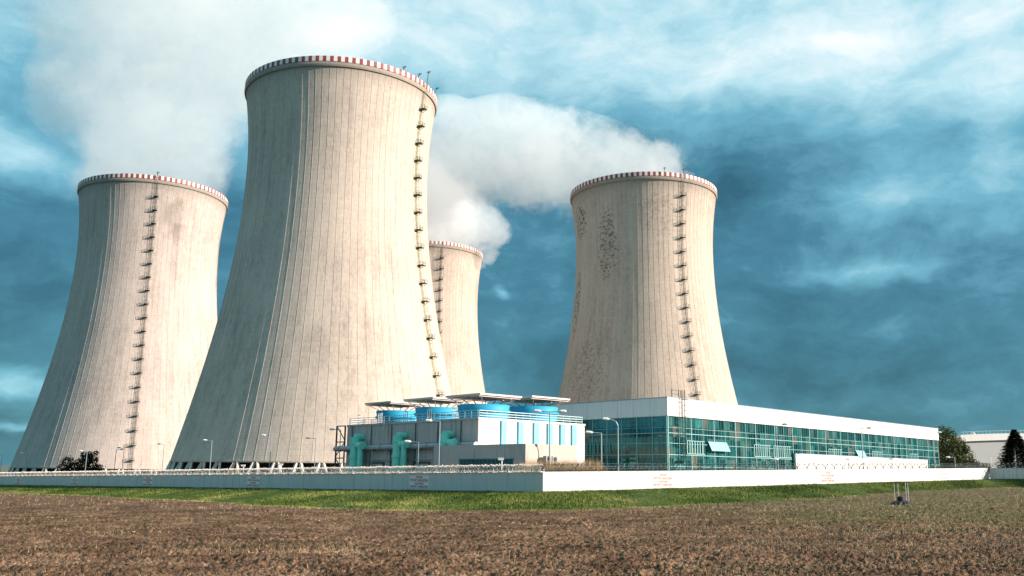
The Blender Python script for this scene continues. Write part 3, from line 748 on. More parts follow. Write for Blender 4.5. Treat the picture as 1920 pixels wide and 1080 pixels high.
mb = MB(); HV.box(mb, 3.4, LHV-.3, -24, -24.4, -1, hf+.2); HV.box(mb, LHV-.4, LHV, -.8, -LHU+1, -1, hf+.2); mb.build('inner_wall', M['interior'], hall)
mb = MB(); HV.box(mb, 4.8, LHV-.3, -.8, -LHU+1, .1, .3); mb.build('hall_floor', M['concrete'], hall)
hgt = hf-g0
def facade(Fr_, L, bays, off):
    bw = L/bays
    mb = MB(); Fr_.box(mb, .1, L-.1, off, off-.04, g0, hf-.02); mb.build('glazing', M['glass'], hall)
    mb = MB()
    for i in range(bays+1):
        a = min(max(i*bw, .12), L-.12); w = .13 if i % 2 == 0 else .07
        Fr_.box(mb, a-w/2, a+w/2, off+.004, off+.14, g0, hf-.03)
    for k, w in ((0, .12), (.16, .05), (.30, .07), (.46, .10), (.62, .07), (.76, .10), (.84, .05), (.995, .1)):
        z = g0+hgt*k; Fr_.box(mb, .1, L-.1, off+.006, off+.10, z, z+w)
    mb.build('mullion_frame', M['mullion'], hall)
    mb = MB(); n = int(L/1.0)
    for i in range(n):
        a = .3+i*(L-.6)/n; Fr_.box(mb, a, a+.06, off+.005, off+.06, g0+.1, hf-.05)
    mb.build('thin_mullions', M['mullion_dark'], hall)
facade(HV, LHV-.2, 34, -.35); facade(HU, LHU-.2, 12, -.35)
# interior steel: columns and bracing, crane
for i in range(13):
    a = 3+i*10.4; mb = MB()
    HV.box(mb, a, a+.5, -2.2, -2.7, g0, hf); HV.box(mb, a-.1, a+.6, -12.2, -12.8, g0, hf)
    mb.build('column', M['mullion_dark'], hall)
for i in (2, 5, 7, 9, 11):
    a = 3+i*10.4; mb = MB(); zz = [g0+hgt*k for k in (.05, .45, .9)]
    for z0, z1 in zip(zz, zz[1:]): mb.bar(HV.p(a+.3, -1.0, z0), HV.p(a+5.2, -1.0, z1), .14); mb.bar(HV.p(a+5.2, -1.0, z0), HV.p(a+.3, -1.0, z1), .14)
    mb.build('cross_brace', M['mullion'], hall)
for a, w in ((31.5, 3.4), (38, 3.6), (58., 2.4)):
    mb = MB(); HV.box(mb, a, a+w, -2.9, -4., hf-3.1, hf-2.2); mb.build('crane_beam', M['yellow'], hall)
mb = MB(); HV.box(mb, 1, LHV-1, -2.75, -3.0, hf-3.6, hf-3.3); HV.box(mb, 1, 24, -1.1, -1.3, hf-2.7, hf-2.45); HV.box(mb, 1, 24, -1.1, -1.3, hf-3.7, hf-3.5); mb.build('crane_rail', M['louvre'], hall)
rr = random.Random(3)
for i in range(22):      # machinery and panels standing inside
    a = 2+i*6; h_ = rr.uniform(3, 8.5); o_ = rr.uniform(1.6, 6)
    if i % 3 != 2:
        mb = MB(); HV.box(mb, a, a+rr.uniform(2.5, 4.8), -o_, -o_-3, .3, h_); mb.build('machine_housing', M['interior'], hall)
for i in range(5):
    a = 3+i*8.5; mb = MB(); HU.box(mb, a, a+4.5, -3, -5, .3, rr.uniform(5, 8)); mb.build('machine_housing', M['interior'], hall)
# white louvre windows
zl = g0+hgt*.49
for a, n in ((6.2, 7), (30.5, 8), (38.5, 9), (64., 7), (88., 6), (112, 6)):
    mb = MB(); w = .85 if a < 60 else 1.0
    for k in range(n): HV.box(mb, a+k*w, a+k*w+.22, -.20, -.12, zl, zl+2.2)
    HV.box(mb, a, a+n*w, -.20, -.10, zl-.15, zl); HV.box(mb, a, a+n*w, -.20, -.10, zl+2.2, zl+2.32); mb.build('louvre_window', M['louvre'], hall)
for a, n in ((13.4, 7), (78.5, 5)):       # tilted open vents
    mb = MB()
    for k in range(n):
        p = HV.p(a+k*.95, -.15, zl+2.3); q = HV.p(a+k*.95+.9, -.15, zl+2.3); o_ = nHV*.8 - Vector((0,0,1.7))
        mb.hexa([p+o_, q+o_, q+o_+Vector((0,0,.05)), p+o_+Vector((0,0,.05)), p, q, q+Vector((0,0,.05)), p+Vector((0,0,.05))])
    mb.build('open_vent', M['louvre'], hall)
for a, n in ((14, 7), (22, 6), (30, 6)):
    mb = MB()
    for k in range(n): HU.box(mb, a+k*1., a+k*1.+.35, -.20, -.12, zl, zl+2.)
    HU.box(mb, a, a+n, -.20, -.12, zl-.1, zl); mb.build('louvre_window', M['mullion_dark'], hall)
# roof ladder at the corner
mb = MB(); a = 4.0
for da in (0, .75): mb.bar(HV.p(a+da, .5, 5.5), HV.p(a+da, .5, hz+1.6), .12)
for k in range(36): z = 5.6+k*.32; mb.bar(HV.p(a, .5, z), HV.p(a+.75, .5, z), .06)
for k in range(11):
    z = 6.2+k*1.0; pts = [HV.p(a, .5, z), HV.p(a-.15, 1.1, z), HV.p(a+.38, 1.35, z), HV.p(a+.9, 1.1, z), HV.p(a+.75, .5, z)]
    for p, q in zip(pts, pts[1:]): mb.bar(p, q, .07)
HV.box(mb, a-1, a+1.8, .1, 1.5, 5.4, 5.5)
for da in (-2.2, 0, .8): mb.bar(HV.p(a+da, -.3, hz), HV.p(a+da, -.3, hz+1.5), .1)
mb.bar(HV.p(a-2.2, -.3, hz+1.5), HV.p(a+.8, -.3, hz+1.5), .1); mb.bar(HV.p(a-2.2, -.3, hz+.8), HV.p(a, -.3, hz+.8), .08)
mb.build('roof_ladder', M['steel'], hall)
# low white annex along the right part
P0 = at(1492, 848, 196.); P1 = at(1738, 864, 244.)
low = empty('low_annex', (0,0,0), 0, 'low plain white annex along the right half of the glazed hall', 'building')
def hallpos(px, off):
    r = ray(px, 850); t = r.x/r.y; o_ = HV.p(0, off, 0); return (t*o_.y-o_.x)/(hv.x-t*hv.y)
a0, a1 = hallpos(1492, .5), hallpos(1738, .5)
zl0 = at(1492, 848, HV.p(a0, .5, 0).y).z; zl1 = at(1738, 864.5, HV.p(a1, .5, 0).y).z; za_ = (zl0+zl1)/2
mb = MB(); HV.box(mb, a0, a1, .12, .5, -.5, za_); mb.build('low_wall', M['fascia'], low)
mb = MB(); HV.box(mb, a0-.1, a1+.1, .08, .6, za_, za_+.10); mb.build('roof_edge', M['lamp_steel'], low)

# ------------------------------------------------------------------ far storage hall at right
SK = at(1800, 815, 330.)
far = empty('storage_hall', (0,0,0), 0, 'pale grey storage hall beyond the trees at the far right, with railed roof', 'building')
SF = Fr((SK.x, SK.y), (1., .10), (.10, -1.)); zz = SK.z
def arc(a): return .9*math.sin(min(1, max(0, a/26))*pi/2)
mb = MB(); n = 14
for i in range(n):
    a0_, a1_ = 42*i/n, 42*(i+1)/n
    for q0, q1, zo in ((2.2, -20, -2.6),):
        mb.hexa([SF.p(max(a0_, 1.6), 0, -1), SF.p(a1_, 0, -1), SF.p(a1_, -25, -1), SF.p(max(a0_, 1.6), -25, -1), SF.p(max(a0_, 1.6), 0, zz-2.6+arc(a0_)), SF.p(a1_, 0, zz-2.6+arc(a1_)), SF.p(a1_, -25, zz-2.6+arc(a1_)), SF.p(max(a0_, 1.6), -25, zz-2.6+arc(a0_))])
mb.build('wall_cladding', M['hallgrey'], far)
mb = MB()
for i in range(n):
    a0_, a1_ = -0.2+42*i/n, -.2+42*(i+1)/n
    mb.hexa([SF.p(a0_, .7, zz-2.45+arc(a0_)), SF.p(a1_, .7, zz-2.45+arc(a1_)), SF.p(a1_, -26, zz-2.45+arc(a1_)), SF.p(a0_, -26, zz-2.45+arc(a0_)), SF.p(a0_, .7, zz-.1+arc(a0_)), SF.p(a1_, .7, zz-.1+arc(a1_)), SF.p(a1_, -26, zz-.1+arc(a1_)), SF.p(a0_, -26, zz-.1+arc(a0_))])
mb.build('roof', M['fascia'], far)
mb = MB()
for i in range(28): a = 1+i*1.45; mb.bar(SF.p(a, .5, zz-.1+arc(a)), SF.p(a, .5, zz+.9+arc(a)), .1)
for i in range(n): mb.bar(SF.p(42*i/n, .5, zz+.9+arc(42*i/n)), SF.p(42*(i+1)/n, .5, zz+.9+arc(42*(i+1)/n)), .1)
mb.build('roof_railing', M['rail'], far)
mb = MB(); mb.lathe([(.9, 0), (.9, .6), (.6, .9), (.1, 1.05)], n=16); o = mb.build('roof_vent', M['rimwhite'], far); o.location = SF.p(5.5, -1., zz-.1)
# side wall downpipe edge
mb = MB(); mb.tube([SF.p(1.2, .3, -1), SF.p(1.2, .3, zz-4.5), SF.p(.4, .9, zz-2.5)], .18, 8); mb.build('downpipe', M['steel'], far)

# ------------------------------------------------------------------ trees
def leafcloud(centres, n, size, flat=0.):
    """leaf clumps: small quads spread through blobs (cx,cy,cz,r)"""
    C_ = np.array([c[:3] for c in centres]); Rr = np.array([c[3] for c in centres]); w = Rr**2.2; w = w/w.sum()
    k = RS.choice(len(C_), n, p=w); d = RS.normal(0, 1, (n, 3)); d /= np.linalg.norm(d, axis=1)[:, None]
    rad_ = Rr[k]*RS.uniform(.35, 1., n)**.55*(1+.22*RS.normal(0, 1, n)*.6)
    P = C_[k]+d*rad_[:, None]
    a = RS.normal(0, 1, (n, 3)); a /= np.linalg.norm(a, axis=1)[:, None]; b = np.cross(a, RS.normal(0, 1, (n, 3))); b /= np.linalg.norm(b, axis=1)[:, None]
    s = size*RS.uniform(.6, 1.4, n)[:, None]
    V_ = np.stack([P-a*s, P-b*s*.6, P+a*s, P+b*s*.6], 1).reshape(-1, 3)
    return V_, np.arange(4*n).reshape(n, 4), np.repeat(np.clip(RS.normal(.5, .2, n), 0, 1), 4)
def tree(name, base, H, blobs, n, size, mat, label, cat, stems=1, group=None):
    root = empty(name, base, 0, label, cat, group)
    mb = MB()
    for s_ in range(stems):
        dx = (s_-(stems-1)/2)*H*.28
        mb.tube([(dx*.4, 0, -.5), (dx*.6, 0, H*.3), (dx, .1, H*.62)], [H*.035, H*.025, H*.010], 8)
        for j in range(7):
            a = j*2.4+s_; z = H*(.22+.06*j); L = H*.22
            mb.tube([(dx*.7, 0, z), (dx+math.cos(a)*L, math.sin(a)*L, z+L*.7)], [H*.012, H*.004], 6)
    mb.build('trunk', M['bark'], root)
    V_, F_, r_ = leafcloud([(b[0]*H, b[1]*H, b[2]*H, b[3]*H) for b in blobs], n, size)
    mesh_np('crown', V_, F_, mat, r_, parent=root)
    return root
def rblobs(seed, n, W, z0, z1, r0, r1, taper=.6):
    q = random.Random(seed); out = []
    for i in range(n):
        z = q.uniform(z0, z1); k = 1-taper*max(0, (z-(z0+z1)/2)/((z1-z0)/2))**2; a = q.uniform(0, 2*pi); r = W*k*q.uniform(.2, 1)
        out.append((r*math.cos(a), r*math.sin(a)*.8, z, q.uniform(r0, r1)))
    return out
def gpt(px, D, dz=0): p = at(px, 888, D); return Vector((p.x, p.y, g1(p.x, p.y)+dz))
# dark multi-stem tree at left
b = gpt(152, 300); top = at(178, 845, 300).z; H = top-b.z
bl = [(-.62,0,.42,.19),(-.48,0,.62,.20),(-.40,0,.30,.2),(-.2,0,.45,.22),(-.05,.1,.55,.22),(.12,0,.72,.22),(.2,0,.86,.13),(.02,0,.88,.10),(.36,0,.78,.17),(.42,0,.93,.09),(.35,0,.5,.24),(.52,0,.4,.2),(.62,0,.28,.16),(0,0,.25,.25),(.3,0,.22,.25),(-.55,0,.2,.18),(-.3,0,.15,.2),(.55,0,.15,.16)]
tree('dark_tree', b, H, bl, 6500, .26, M['leaf_dark'], 'dark spreading tree in front of the left tower, behind the wall', 'tree', 3)
# broadleaf tree by the end of the hall
b = gpt(1786, 268); top = at(1772, 797, 268).z; H = top-b.z
bl = [(-.20,0,.85,.10),(-.1,0,.9,.09),(.0,0,.86,.1),(-.22,0,.7,.15),(-.02,0,.72,.16),(.12,0,.68,.14),(-.2,0,.52,.17),(.02,0,.5,.2),(.2,0,.52,.15),(-.22,0,.34,.16),(0,0,.32,.2),(.25,0,.34,.16),(.38,0,.30,.12),(.36,0,.4,.08),(-.2,0,.18,.14),(.05,0,.17,.16),(.3,0,.2,.14),(.42,0,.22,.09),(-.3,0,.6,.1),(-.3,0,.42,.1),(.24,0,.64,.07)]
tree('broadleaf_tree', b, H, bl, 14000, .25, M['leaf_green'], 'green and yellowing broadleaf tree beside the end of the glazed hall', 'tree', 2)
# small reddish shrub
b = gpt(1849, 240); top = at(1847, 858, 240).z; H = top-b.z
tree('young_tree', b, H, rblobs(9, 9, .22, .3, .9, .12, .2), 1500, .16, M['leaf_red'], 'small reddish young tree between the two big trees at right', 'tree')
# conifer
def conifer(b, H, Rb, label):
    root = empty('conifer_tree', b, 0, label, 'tree'); mb = MB(); mb.tube([(0,0,-.5), (0,0,H*.97)], [H*.022, .04], 8); mb.build('trunk', M['bark'], root)
    Vs = []; Rn = []; n = 15000; q = RS
    h = q.uniform(.02, 1, n)**.9; tier = np.round(h*17)/17 + q.normal(0, .018, n); az = q.uniform(0, 2*pi, n); br = np.round(az/(2*pi)*13+tier*5)/13*2*pi
    Rmax = Rb*(1-h)**.8*(1+.2*np.sin(tier*77+br*5)+.16*np.sin(az*2+h*5)+.1*np.sin(az*3-h*11)); f = q.uniform(.1, 1, n)**.6
    r = f*Rmax; aa = np.where(q.uniform(0, 1, n) < .75, br+q.normal(0, .09, n), az)
    z = H*(tier*.96 + .03) - r*.22 + r*r*.02 + q.normal(0, .10, n)
    P = np.stack([r*np.cos(aa), r*np.sin(aa), np.clip(z, .2, H)], -1)
    o = np.stack([np.cos(aa), np.sin(aa), q.normal(-.15, .25, n)], -1); s = np.cross(o, [0,0,1.]); sz = q.uniform(.25, .6, n)[:, None]
    dn = np.array([0,0,-.22])
    V_ = np.stack([P-s*sz*.35, P+o*sz*.2+dn*sz, P+s*sz*.35, P+o*sz*1.1], 1).reshape(-1, 3)
    mesh_np('crown', V_, np.arange(4*n).reshape(n, 4), M['leaf_conifer'], np.repeat(q.uniform(0, 1, n), 4), parent=root)
b = gpt(1909, 222); top = at(1909, 806, 222).z
conifer(b, top-b.z, 5.6, 'dark conifer at the right edge of the view')
# dry reeds and shrubs behind the corner of the wall
n = 16000; px_ = RS.uniform(930, 1165, n); D = RS.uniform(119.5, 128, n)
rx = (px_-PPX)/F*1.0; X_ = rx*D; ok = D > walld(rx)+1.2; X_, D, px_ = X_[ok], D[ok], px_[ok]
hr = RS.uniform(.6, 1., len(D))*(3.9+1.1*fbm(X_*.4, D*.4, 3, 81))*np.clip((px_-925)/60, 0.5, 1)*np.clip((1170-px_)/45, .25, 1)
blades('dry_reeds', X_, D, hr*1.0, .07, RS.uniform(0, 1, len(D)), M['reed'], 'dry orange brown reeds behind the corner of the wall', .10)
# low weeds along the foot of the left wall behind (seen through wire)
n = 5000; k = RS.uniform(.10, .5, n); A = WC + (WL-WC)*0
X_ = WC.x+(WL.x-WC.x)*k + RS.uniform(2, 6, n)*.7; D = WC.y+(WL.y-WC.y)*k + RS.uniform(2, 6, n)*.7
blades('dry_weeds', X_, D, RS.uniform(2.4, 4.0, n)*np.clip(fbm(X_*.3, D*.3, 3, 5)*1.4, .5, 1.1), .07, RS.uniform(0, 1, n), M['reed'], 'dry weeds growing behind the razor wire of the shaded wall', .1)

# ------------------------------------------------------------------ lamps
def lamp(px, ytop, D, label, arm=-1, heads=1, drop=0., white=True, curved=False, thin=.09):
    tp = at(px, ytop, D); z0 = g1(tp.x, tp.y) - .3; H = tp.z - z0
    root = empty('street_lamp', (tp.x, tp.y, z0), 0, label, 'lamp post', 'lamp posts inside the wall')
    mb = MB(); mb.tube([(0,0,0), (0,0,H*.35), (0,0,H*.36), (0,0,H)], [thin*1.5, thin*1.4, thin, thin*.85], 8); mb.build('pole', M['lamp_steel'], root)
    for h in range(heads):
        s = arm if h == 0 else -arm; L = 1.3
        mb = MB()
        if curved: mb.tube([(0,0,H-.02), (s*.25,0,H+.45), (s*.8,0,H+.75), (s*L,0,H+.8)], thin*.8, 6); zt_ = H+.8
        else: mb.tube([(0,0,H-.02), (s*L,0,H+.05)], thin*.8, 6); zt_ = H+.05
        mb.build('arm', M['lamp_steel'], root)
        mb = MB(); x0, x1 = s*L, s*(L+.95)
        mb.tube([(x0-s*.15,0,zt_), (x0+s*.2,0,zt_+.04), (x1-s*.2,0,zt_+.06), (x1,0,zt_+.03)], [.10, .20, .19, .07], 8); mb.build('lamp_head', M['lamp_white'] if white else M['ac'], root)
lamp(397.5, 826, 225, 'lamp post with white head before the shaded side of the front tower', -1, thin=.11)
lamp(509, 817, 200, 'thin lamp post with white head before the striped lower shell of the front tower', -1)
lamp(592.5, 822, 205, 'dark slim lamp post left of the pipe block, before the front tower', -1, white=False)
lamp(639, 806, 180, 'lamp post with white head just left of the stair frame of the cell block', -1)
lamp(163.5, 846, 250, 'short lamp post standing before the dark tree at left', -1)
lamp(51, 850, 300, 'lamp post before the shaded foot of the left tower', -1)
lamp(4.5, 852, 330, 'lamp post at the extreme left edge of the view', -1)
lamp(233, 840, 300, 'lamp post just left of the ladder of the left tower', -1, white=False)
lamp(218, 843, 290, 'thin lamp post between the dark tree and the ladder of the left tower', 1, white=False)
lamp(308, 833, 300, 'lamp post before the sunlit foot of the left tower', -1, white=False, thin=.07)
lamp(825, 790, 138, 'tall white headed lamp post before the grey pipe wall of the cell block', -1, thin=.09)
lamp(785, 829, 143, 'lower lamp post between the two green risers of the cell block', -1, thin=.06)
lamp(1031, 772, 126, 'double headed lamp post before the blue striped end wall', -1, heads=2, thin=.10)
lamp(1127.5, 812, 128, 'double headed lamp post before the shaded glazing of the hall', -1, heads=1, curved=False, thin=.1)
lamp(1158.5, 797, 130, 'curved lamp post before the shaded glazing, left of the hall corner', -1, curved=True, thin=.09)
lamp(1455.5, 796, 185, 'lamp post with dark head before the middle of the long fascia', 1, white=False)
lamp(1614.5, 803, 196, 'lamp post before the low white annex', 1, white=False, thin=.11)
lamp(1749, 811, 240, 'lamp post at the right end of the hall fascia', 1, thin=.1)
lamp(1437, 862, 175, 'small lamp post below the glazing, left of the low annex', 1)
lamp(1790, 858, 238, 'short lamp post before the broadleaf tree', -1)
# camera poles
def campole(px, ytop, D, label):
    tp = at(px, ytop, D); z0 = g1(tp.x, tp.y)-.3; H = tp.z-z0
    root = empty('security_camera_post', (tp.x, tp.y, z0), 0, label, 'camera post', 'camera posts behind the wall')
    mb = MB(); mb.tube([(0,0,0), (0,0,H)], .08, 8); mb.build('post', M['lamp_white'], root)
    mb = MB(); mb.box(-.45, .25, -.13, .13, H-.05, H+.22); mb.box(-.55, .3, -.17, .17, H+.22, H+.27); mb.tube([(-.45,0,H+.08), (-.53,0,H+.08)], .09, 8); mb.build('camera_housing', M['lamp_white'], root)
campole(457, 874, 172, 'white camera post before the tower legs, left one of two')
campole(527.5, 872, 160, 'white camera post before the tower legs, right one of two')
campole(941, 862, 122, 'white camera post before the dark window band of the annex')
campole(1590.5, 862, 172, 'camera post before the low white annex')
campole(1858, 860, 212, 'white camera post between the young tree and the conifer')
campole(1672, 862, 192, 'camera post at the right part of the low white annex')

# ------------------------------------------------------------------ manhole with marker poles in the field
c = at(1690, 946, 100); r = ray(1690, 946); t_ = (CAMZ+1.5)/(.0182*r.x+.0033*r.y-r.z); c = r*t_; D0 = c.y
zc = g1(c.x, c.y)
mh = empty('manhole', (c.x, c.y, zc), 0, 'black manhole shaft on a small dark mound in the field', 'manhole')
mb = MB(); n = 28; rings = [(1.35, -.15), (1.1, .16), (.7, .34), (.3, .42)]
vs = []
for j, (r_, z_) in enumerate(rings):
    for k in range(n):
        a = 2*pi*k/n; q = r_*(1+.12*math.sin(k*2.7+j)+.07*math.sin(k*5.1)); vs.append((q*math.cos(a), q*math.sin(a)*.9, z_+.04*math.sin(k*3.3+j*2)))
fs = [(i*n+k, i*n+(k+1) % n, (i+1)*n+(k+1) % n, (i+1)*n+k) for i in range(3) for k in range(n)]
mb.add(vs, fs); mb.build('mound', M['black'], mh)
mb = MB(); mb.lathe([(.42, .1), (.42, .82), (.35, .92), (.05, .94)], n=20); mb.build('shaft', M['black'], mh)
for px, yt, yb_, lb in ((1677.6, 907, 933, 'outer left'), (1685, 907.5, 933, 'inner left'), (1700, 906, 944, 'inner right'), (1704.5, 907, 946, 'outer right')):
    D_ = D0*(1.0 if yb_ > 940 else 1.10)
    p = at(px, yb_, D_); zg = g1(p.x, p.y)-.1; tp = at(px, yt, D_)
    root = empty('marker_pole', (p.x, p.y, zg), 0, 'thin white marker pole beside the manhole, %s of four' % lb, 'marker pole', 'marker poles round the manhole')
    mb = MB(); mb.tube([(0,0,0), (0,0,tp.z-zg)], .035, 8); mb.build('pole_shaft', M['marker'], root)
    mb = MB(); mb.tube([(0,0,tp.z-zg), (0,0,tp.z-zg+.05)], .045, 8); mb.build('pole_cap', M['marker'], root)

# ------------------------------------------------------------------ steam plumes
def steam(name, label, puffs, dens, seed, namp=.8, nscale=.035):
    pts = [(at(px, py, D), r) for px, py, r, D in puffs]
    bm = bmesh.new()
    for p, r in pts: bmesh.ops.create_icosphere(bm, subdivisions=2, radius=r*1.22, matrix=Matrix.Translation(p))
    me = bpy.data.meshes.new(name); bm.to_mesh(me); bm.free()
    o = bpy.data.objects.new(name, me); COL.objects.link(o)
    md = o.modifiers.new('remesh', 'REMESH'); md.mode = 'VOXEL'; md.voxel_size = 5.
    m = bpy.data.materials.new(name); m.use_nodes = True; nt = NT(m); nt.n.remove(nt.n['Principled BSDF'])
    co = nt.coord('Object')
    w1 = nt.vmath('MULTIPLY', nt.vmath('SUBTRACT', nt.noise(co, nscale*.8, 2, .5, True), (.5,.5,.5)), (22,22,22))
    pw = nt.vmath('ADD', co, w1)
    acc = None
    for p, r in pts:
        d = nt.vmath('DISTANCE', pw, tuple(p)); f = nt.math('SUBTRACT', 1., nt.math('DIVIDE', d, r))
        if acc is None: acc = f
        else: acc = nt.math('SMOOTH_MAX', acc, f, .25)
    ns = nt.noise(nt.vmath('ADD', co, (seed*50., 0, 0)), nscale, 6, .68)
    n2_ = nt.noise(nt.vmath('ADD', co, (0, seed*30., 0)), nscale*3.2, 5, .6)
    f = nt.math('ADD', nt.math('ADD', acc, nt.math('MULTIPLY', nt.math('SUBTRACT', ns, .5), namp*2)), nt.math('MULTIPLY', nt.math('SUBTRACT', nt.math('ABSOLUTE', nt.math('SUBTRACT', n2_, .5)), .12), -1.3))
    de = nt.mapr(f, .02, .15, 0, dens)
    vp = nt.node('ShaderNodeVolumeScatter'); vp.inputs['Color'].default_value = (.93, .985, 1., 1); vp.inputs['Anisotropy'].default_value = .0
    nt.l.new(de, vp.inputs['Density']); nt.l.new(vp.outputs[0], nt.n['Material Output'].inputs['Volume'])
    m.cycles.volume_step_rate = 1.0
    me.materials.append(m)
    return tag(o, label, 'steam', 'steam plumes rising from the towers')
steam('steam_plume', 'broad bright steam plume rising from the left tower to the top of the view', [
    (285, 352, 27, 398), (230, 330, 20, 398), (345, 335, 20, 398), (280, 290, 32, 402), (330, 260, 26, 405), (225, 260, 24, 405), (160, 170, 24, 410), (250, 190, 34, 412), (340, 170, 34, 415), (200, 100, 30, 418), (300, 80, 40, 420),
    (400, 90, 38, 424), (180, 20, 30, 424), (300, -10, 44, 430), (430, 10, 44, 430), (540, 40, 36, 436), (620, 40, 30, 440), (470, 110, 22, 432), (560, -40, 40, 440)], .013, 1)
steam('steam_plume', 'dense white steam blown left from the rim of the right tower', [
    (1206, 350, 22, 383), (1290, 350, 9, 383), (1245, 335, 11, 383), (1170, 325, 17, 384), (1120, 315, 20, 386), (1060, 310, 23, 390), (1150, 290, 11, 386), (1000, 300, 24, 394), (1000, 255, 12, 394), (940, 290, 24, 398), (900, 250, 14, 400), (880, 315, 24, 402), (820, 300, 26, 408), (810, 370, 20, 410), (760, 340, 28, 415), (840, 240, 14, 405)], .027, 2, 1.15)
steam('steam_plume', 'steam rising from the most distant tower behind the front tower', [
    (803, 470, 24, 507), (850, 462, 17, 507), (885, 455, 12, 505), (850, 425, 22, 502), (905, 430, 14, 500), (800, 410, 30, 500), (930, 435, 10, 498), (760, 380, 30, 500), (925, 480, 6, 498), (912, 500, 4, 498)], .045, 3)

# ------------------------------------------------------------------ sun, sky
SB = R(180-76); EL = R(20)
S = Vector((math.sin(SB)*math.cos(EL), math.cos(SB)*math.cos(EL), math.sin(EL)))
sd = bpy.data.lights.new('sun', 'SUN'); sd.energy = 5.; sd.angle = R(.5); sd.color = (1., .835, .715)
so = bpy.data.objects.new('sun', sd); COL.objects.link(so); so.rotation_euler = S.to_track_quat('Z', 'Y').to_euler(); so.location = S*500
wd_ = bpy.data.worlds.new('World'); sc.world = wd_; wd_.use_nodes = True; nt = NT(wd_)
bg = nt.n['Background']; bg.inputs['Strength'].default_value = .1
sky = nt.node('ShaderNodeTexSky'); sky.sky_type = 'NISHITA'; sky.sun_disc = False; sky.sun_elevation = EL; sky.sun_rotation = SB; sky.air_density = 1.; sky.dust_density = 1.
dr = nt.coord('Generated')
sep = nt.n.new('ShaderNodeSeparateXYZ'); nt.l.new(dr, sep.inputs[0])
az = nt.math('ARCTAN2', sep.outputs[0], sep.outputs[1]); el = nt.math('ARCSINE', sep.outputs[2])
ce = nt.n.new('ShaderNodeCombineXYZ'); nt.l.new(az, ce.inputs[0]); nt.l.new(el, ce.inputs[1])
ae = nt.vmath('ADD', ce.outputs[0], (3., 1., .7))
wv = nt.vmath('MULTIPLY', nt.vmath('SUBTRACT', nt.noise(nt.scale(ae, (1, 1.6, 1)), 4., 5, .6, True), (.5,.5,.5)), (.13,.09,0))
W = nt.vmath('ADD', ce.outputs[0], wv)
sw = nt.n.new('ShaderNodeSeparateXYZ'); nt.l.new(W, sw.inputs[0])
n1 = nt.noise(nt.scale(nt.vmath('ADD', W, (5., 2., 0)), (1, 1.5, 1)), 4.8, 9, .62)
n2 = nt.noise(nt.scale(nt.vmath('ADD', W, (9., 4., 0)), (1, 2.2, 1)), 12., 8, .62)
e0 = lambda y_: math.asin(ray(1000, y_).normalized().z)
tb = nt.n.new('ShaderNodeFloatCurve'); cv = tb.mapping.curves[0]
pts = [(0, .22), (e0(800)/1.2, .15), (e0(600)/1.2, .12), (e0(430)/1.2, .20), (e0(300)/1.2, .36), (e0(150)/1.2, .52), (e0(0)/1.2, .60), (.75, .45), (1, .4)]
cv.points[0].location = pts[0]; cv.points[1].location = pts[-1]
for p in pts[1:-1]: cv.points.new(*p)
tb.mapping.update(); nt.l.new(nt.math('DIVIDE', sw.outputs[1], 1.2, clamp=True), tb.inputs['Value'])
tt = tb.outputs[0]
tt = nt.math('ADD', nt.math('ADD', tt, .02), nt.math('MULTIPLY', nt.math('SUBTRACT', n1, .5), .75)); tt = nt.math('ADD', tt, nt.math('MULTIPLY', nt.math('SUBTRACT', n2, .5), .5))
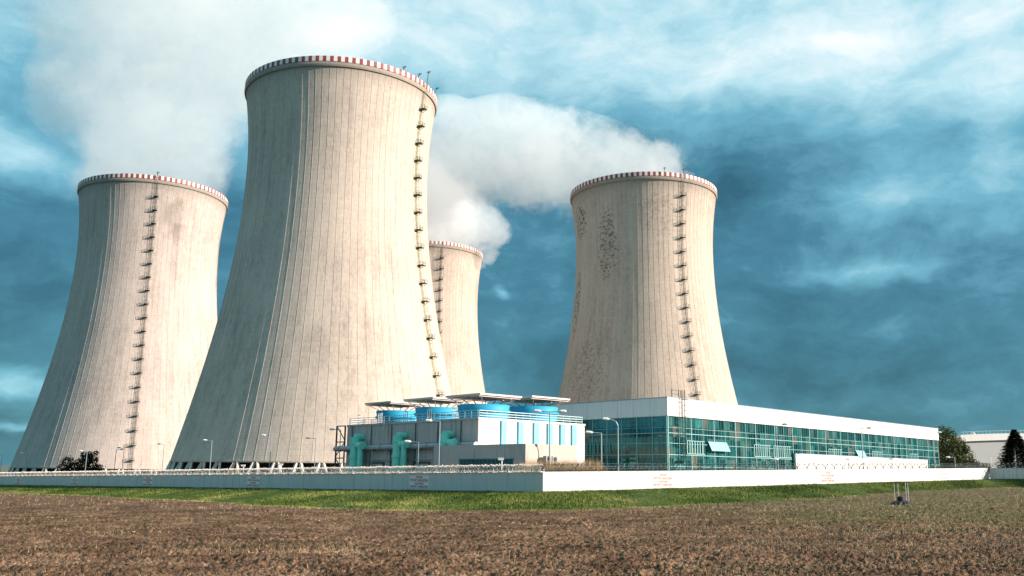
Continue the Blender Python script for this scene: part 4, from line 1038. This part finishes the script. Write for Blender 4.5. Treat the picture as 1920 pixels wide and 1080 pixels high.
blobs = [(300, 60, 330, 200, .02), (1050, 90, 330, 110, .12), (820, 120, 120, 90, .1), (1700, 60, 430, 110, .27), (1870, 160, 150, 60, .2), (1450, 120, 260, 60, .12), (1650, 375, 110, 40, .30), (1870, 320, 80, 80, .22), (1610, 490, 150, 22, .36), (1480, 430, 120, 60, .1),
         (560, 10, 260, 110, .10), (640, 60, 160, 70, .12), (40, 285, 90, 40, .35), (95, 230, 60, 120, -.1), (60, 520, 120, 70, -.08), (30, 715, 110, 26, .42), (40, 792, 90, 7, .35), (930, 10, 90, 25, .15),
         (1290, 400, 200, 130, -.14), (1180, 240, 170, 60, -.12), (1040, 540, 40, 40, .14), (935, 545, 14, 14, .3), (1750, 640, 300, 60, -.08), (1500, 740, 200, 14, .10), (1550, 590, 250, 20, .06), (1000, 620, 120, 60, -.05), (445, 420, 40, 160, -.08)]
for px, py, rx_, ry_, amp in blobs:
    r = ray(px, py).normalized(); a0, e0_ = math.atan2(r.x, r.y), math.asin(r.z)
    dx = nt.math('DIVIDE', nt.math('SUBTRACT', sw.outputs[0], a0), rx_/F); dy = nt.math('DIVIDE', nt.math('SUBTRACT', sw.outputs[1], e0_), ry_/F)
    g = nt.math('POWER', 2.718, nt.math('MULTIPLY', nt.math('ADD', nt.math('MULTIPLY', dx, dx), nt.math('MULTIPLY', dy, dy)), -1.))
    tt = nt.math('MULTIPLY_ADD', g, amp, tt)
cl = nt.ramp(tt, [(0, srgb(42, 88, 106)), (.2, srgb(66, 120, 141)), (.45, srgb(114, 174, 194)), (.72, srgb(182, 220, 230)), (1, srgb(248, 252, 252))])
cl = nt.mix(1., cl, (6.0, 6.1, 6.1, 1), 'MULTIPLY')
tint = nt.mix(1., sky.outputs[0], (.55, 1., 1.15, 1), 'MULTIPLY')
mixed = nt.mix(.90, tint, cl)
nt.l.new(mixed, bg.inputs['Color'])

# ------------------------------------------------------------------ render settings
sc.view_settings.view_transform = 'Standard'; sc.view_settings.look = 'None'; sc.view_settings.gamma = 1.; sc.view_settings.exposure = 0.92
sc.render.engine = 'CYCLES'
cy = sc.cycles; cy.use_denoising = True; cy.max_bounces = 8; cy.diffuse_bounces = 3; cy.glossy_bounces = 3; cy.transparent_max_bounces = 16; cy.transmission_bounces = 4
cy.volume_bounces = 5; cy.volume_step_rate = .35; cy.volume_max_steps = 512; cy.sample_clamp_indirect = 6
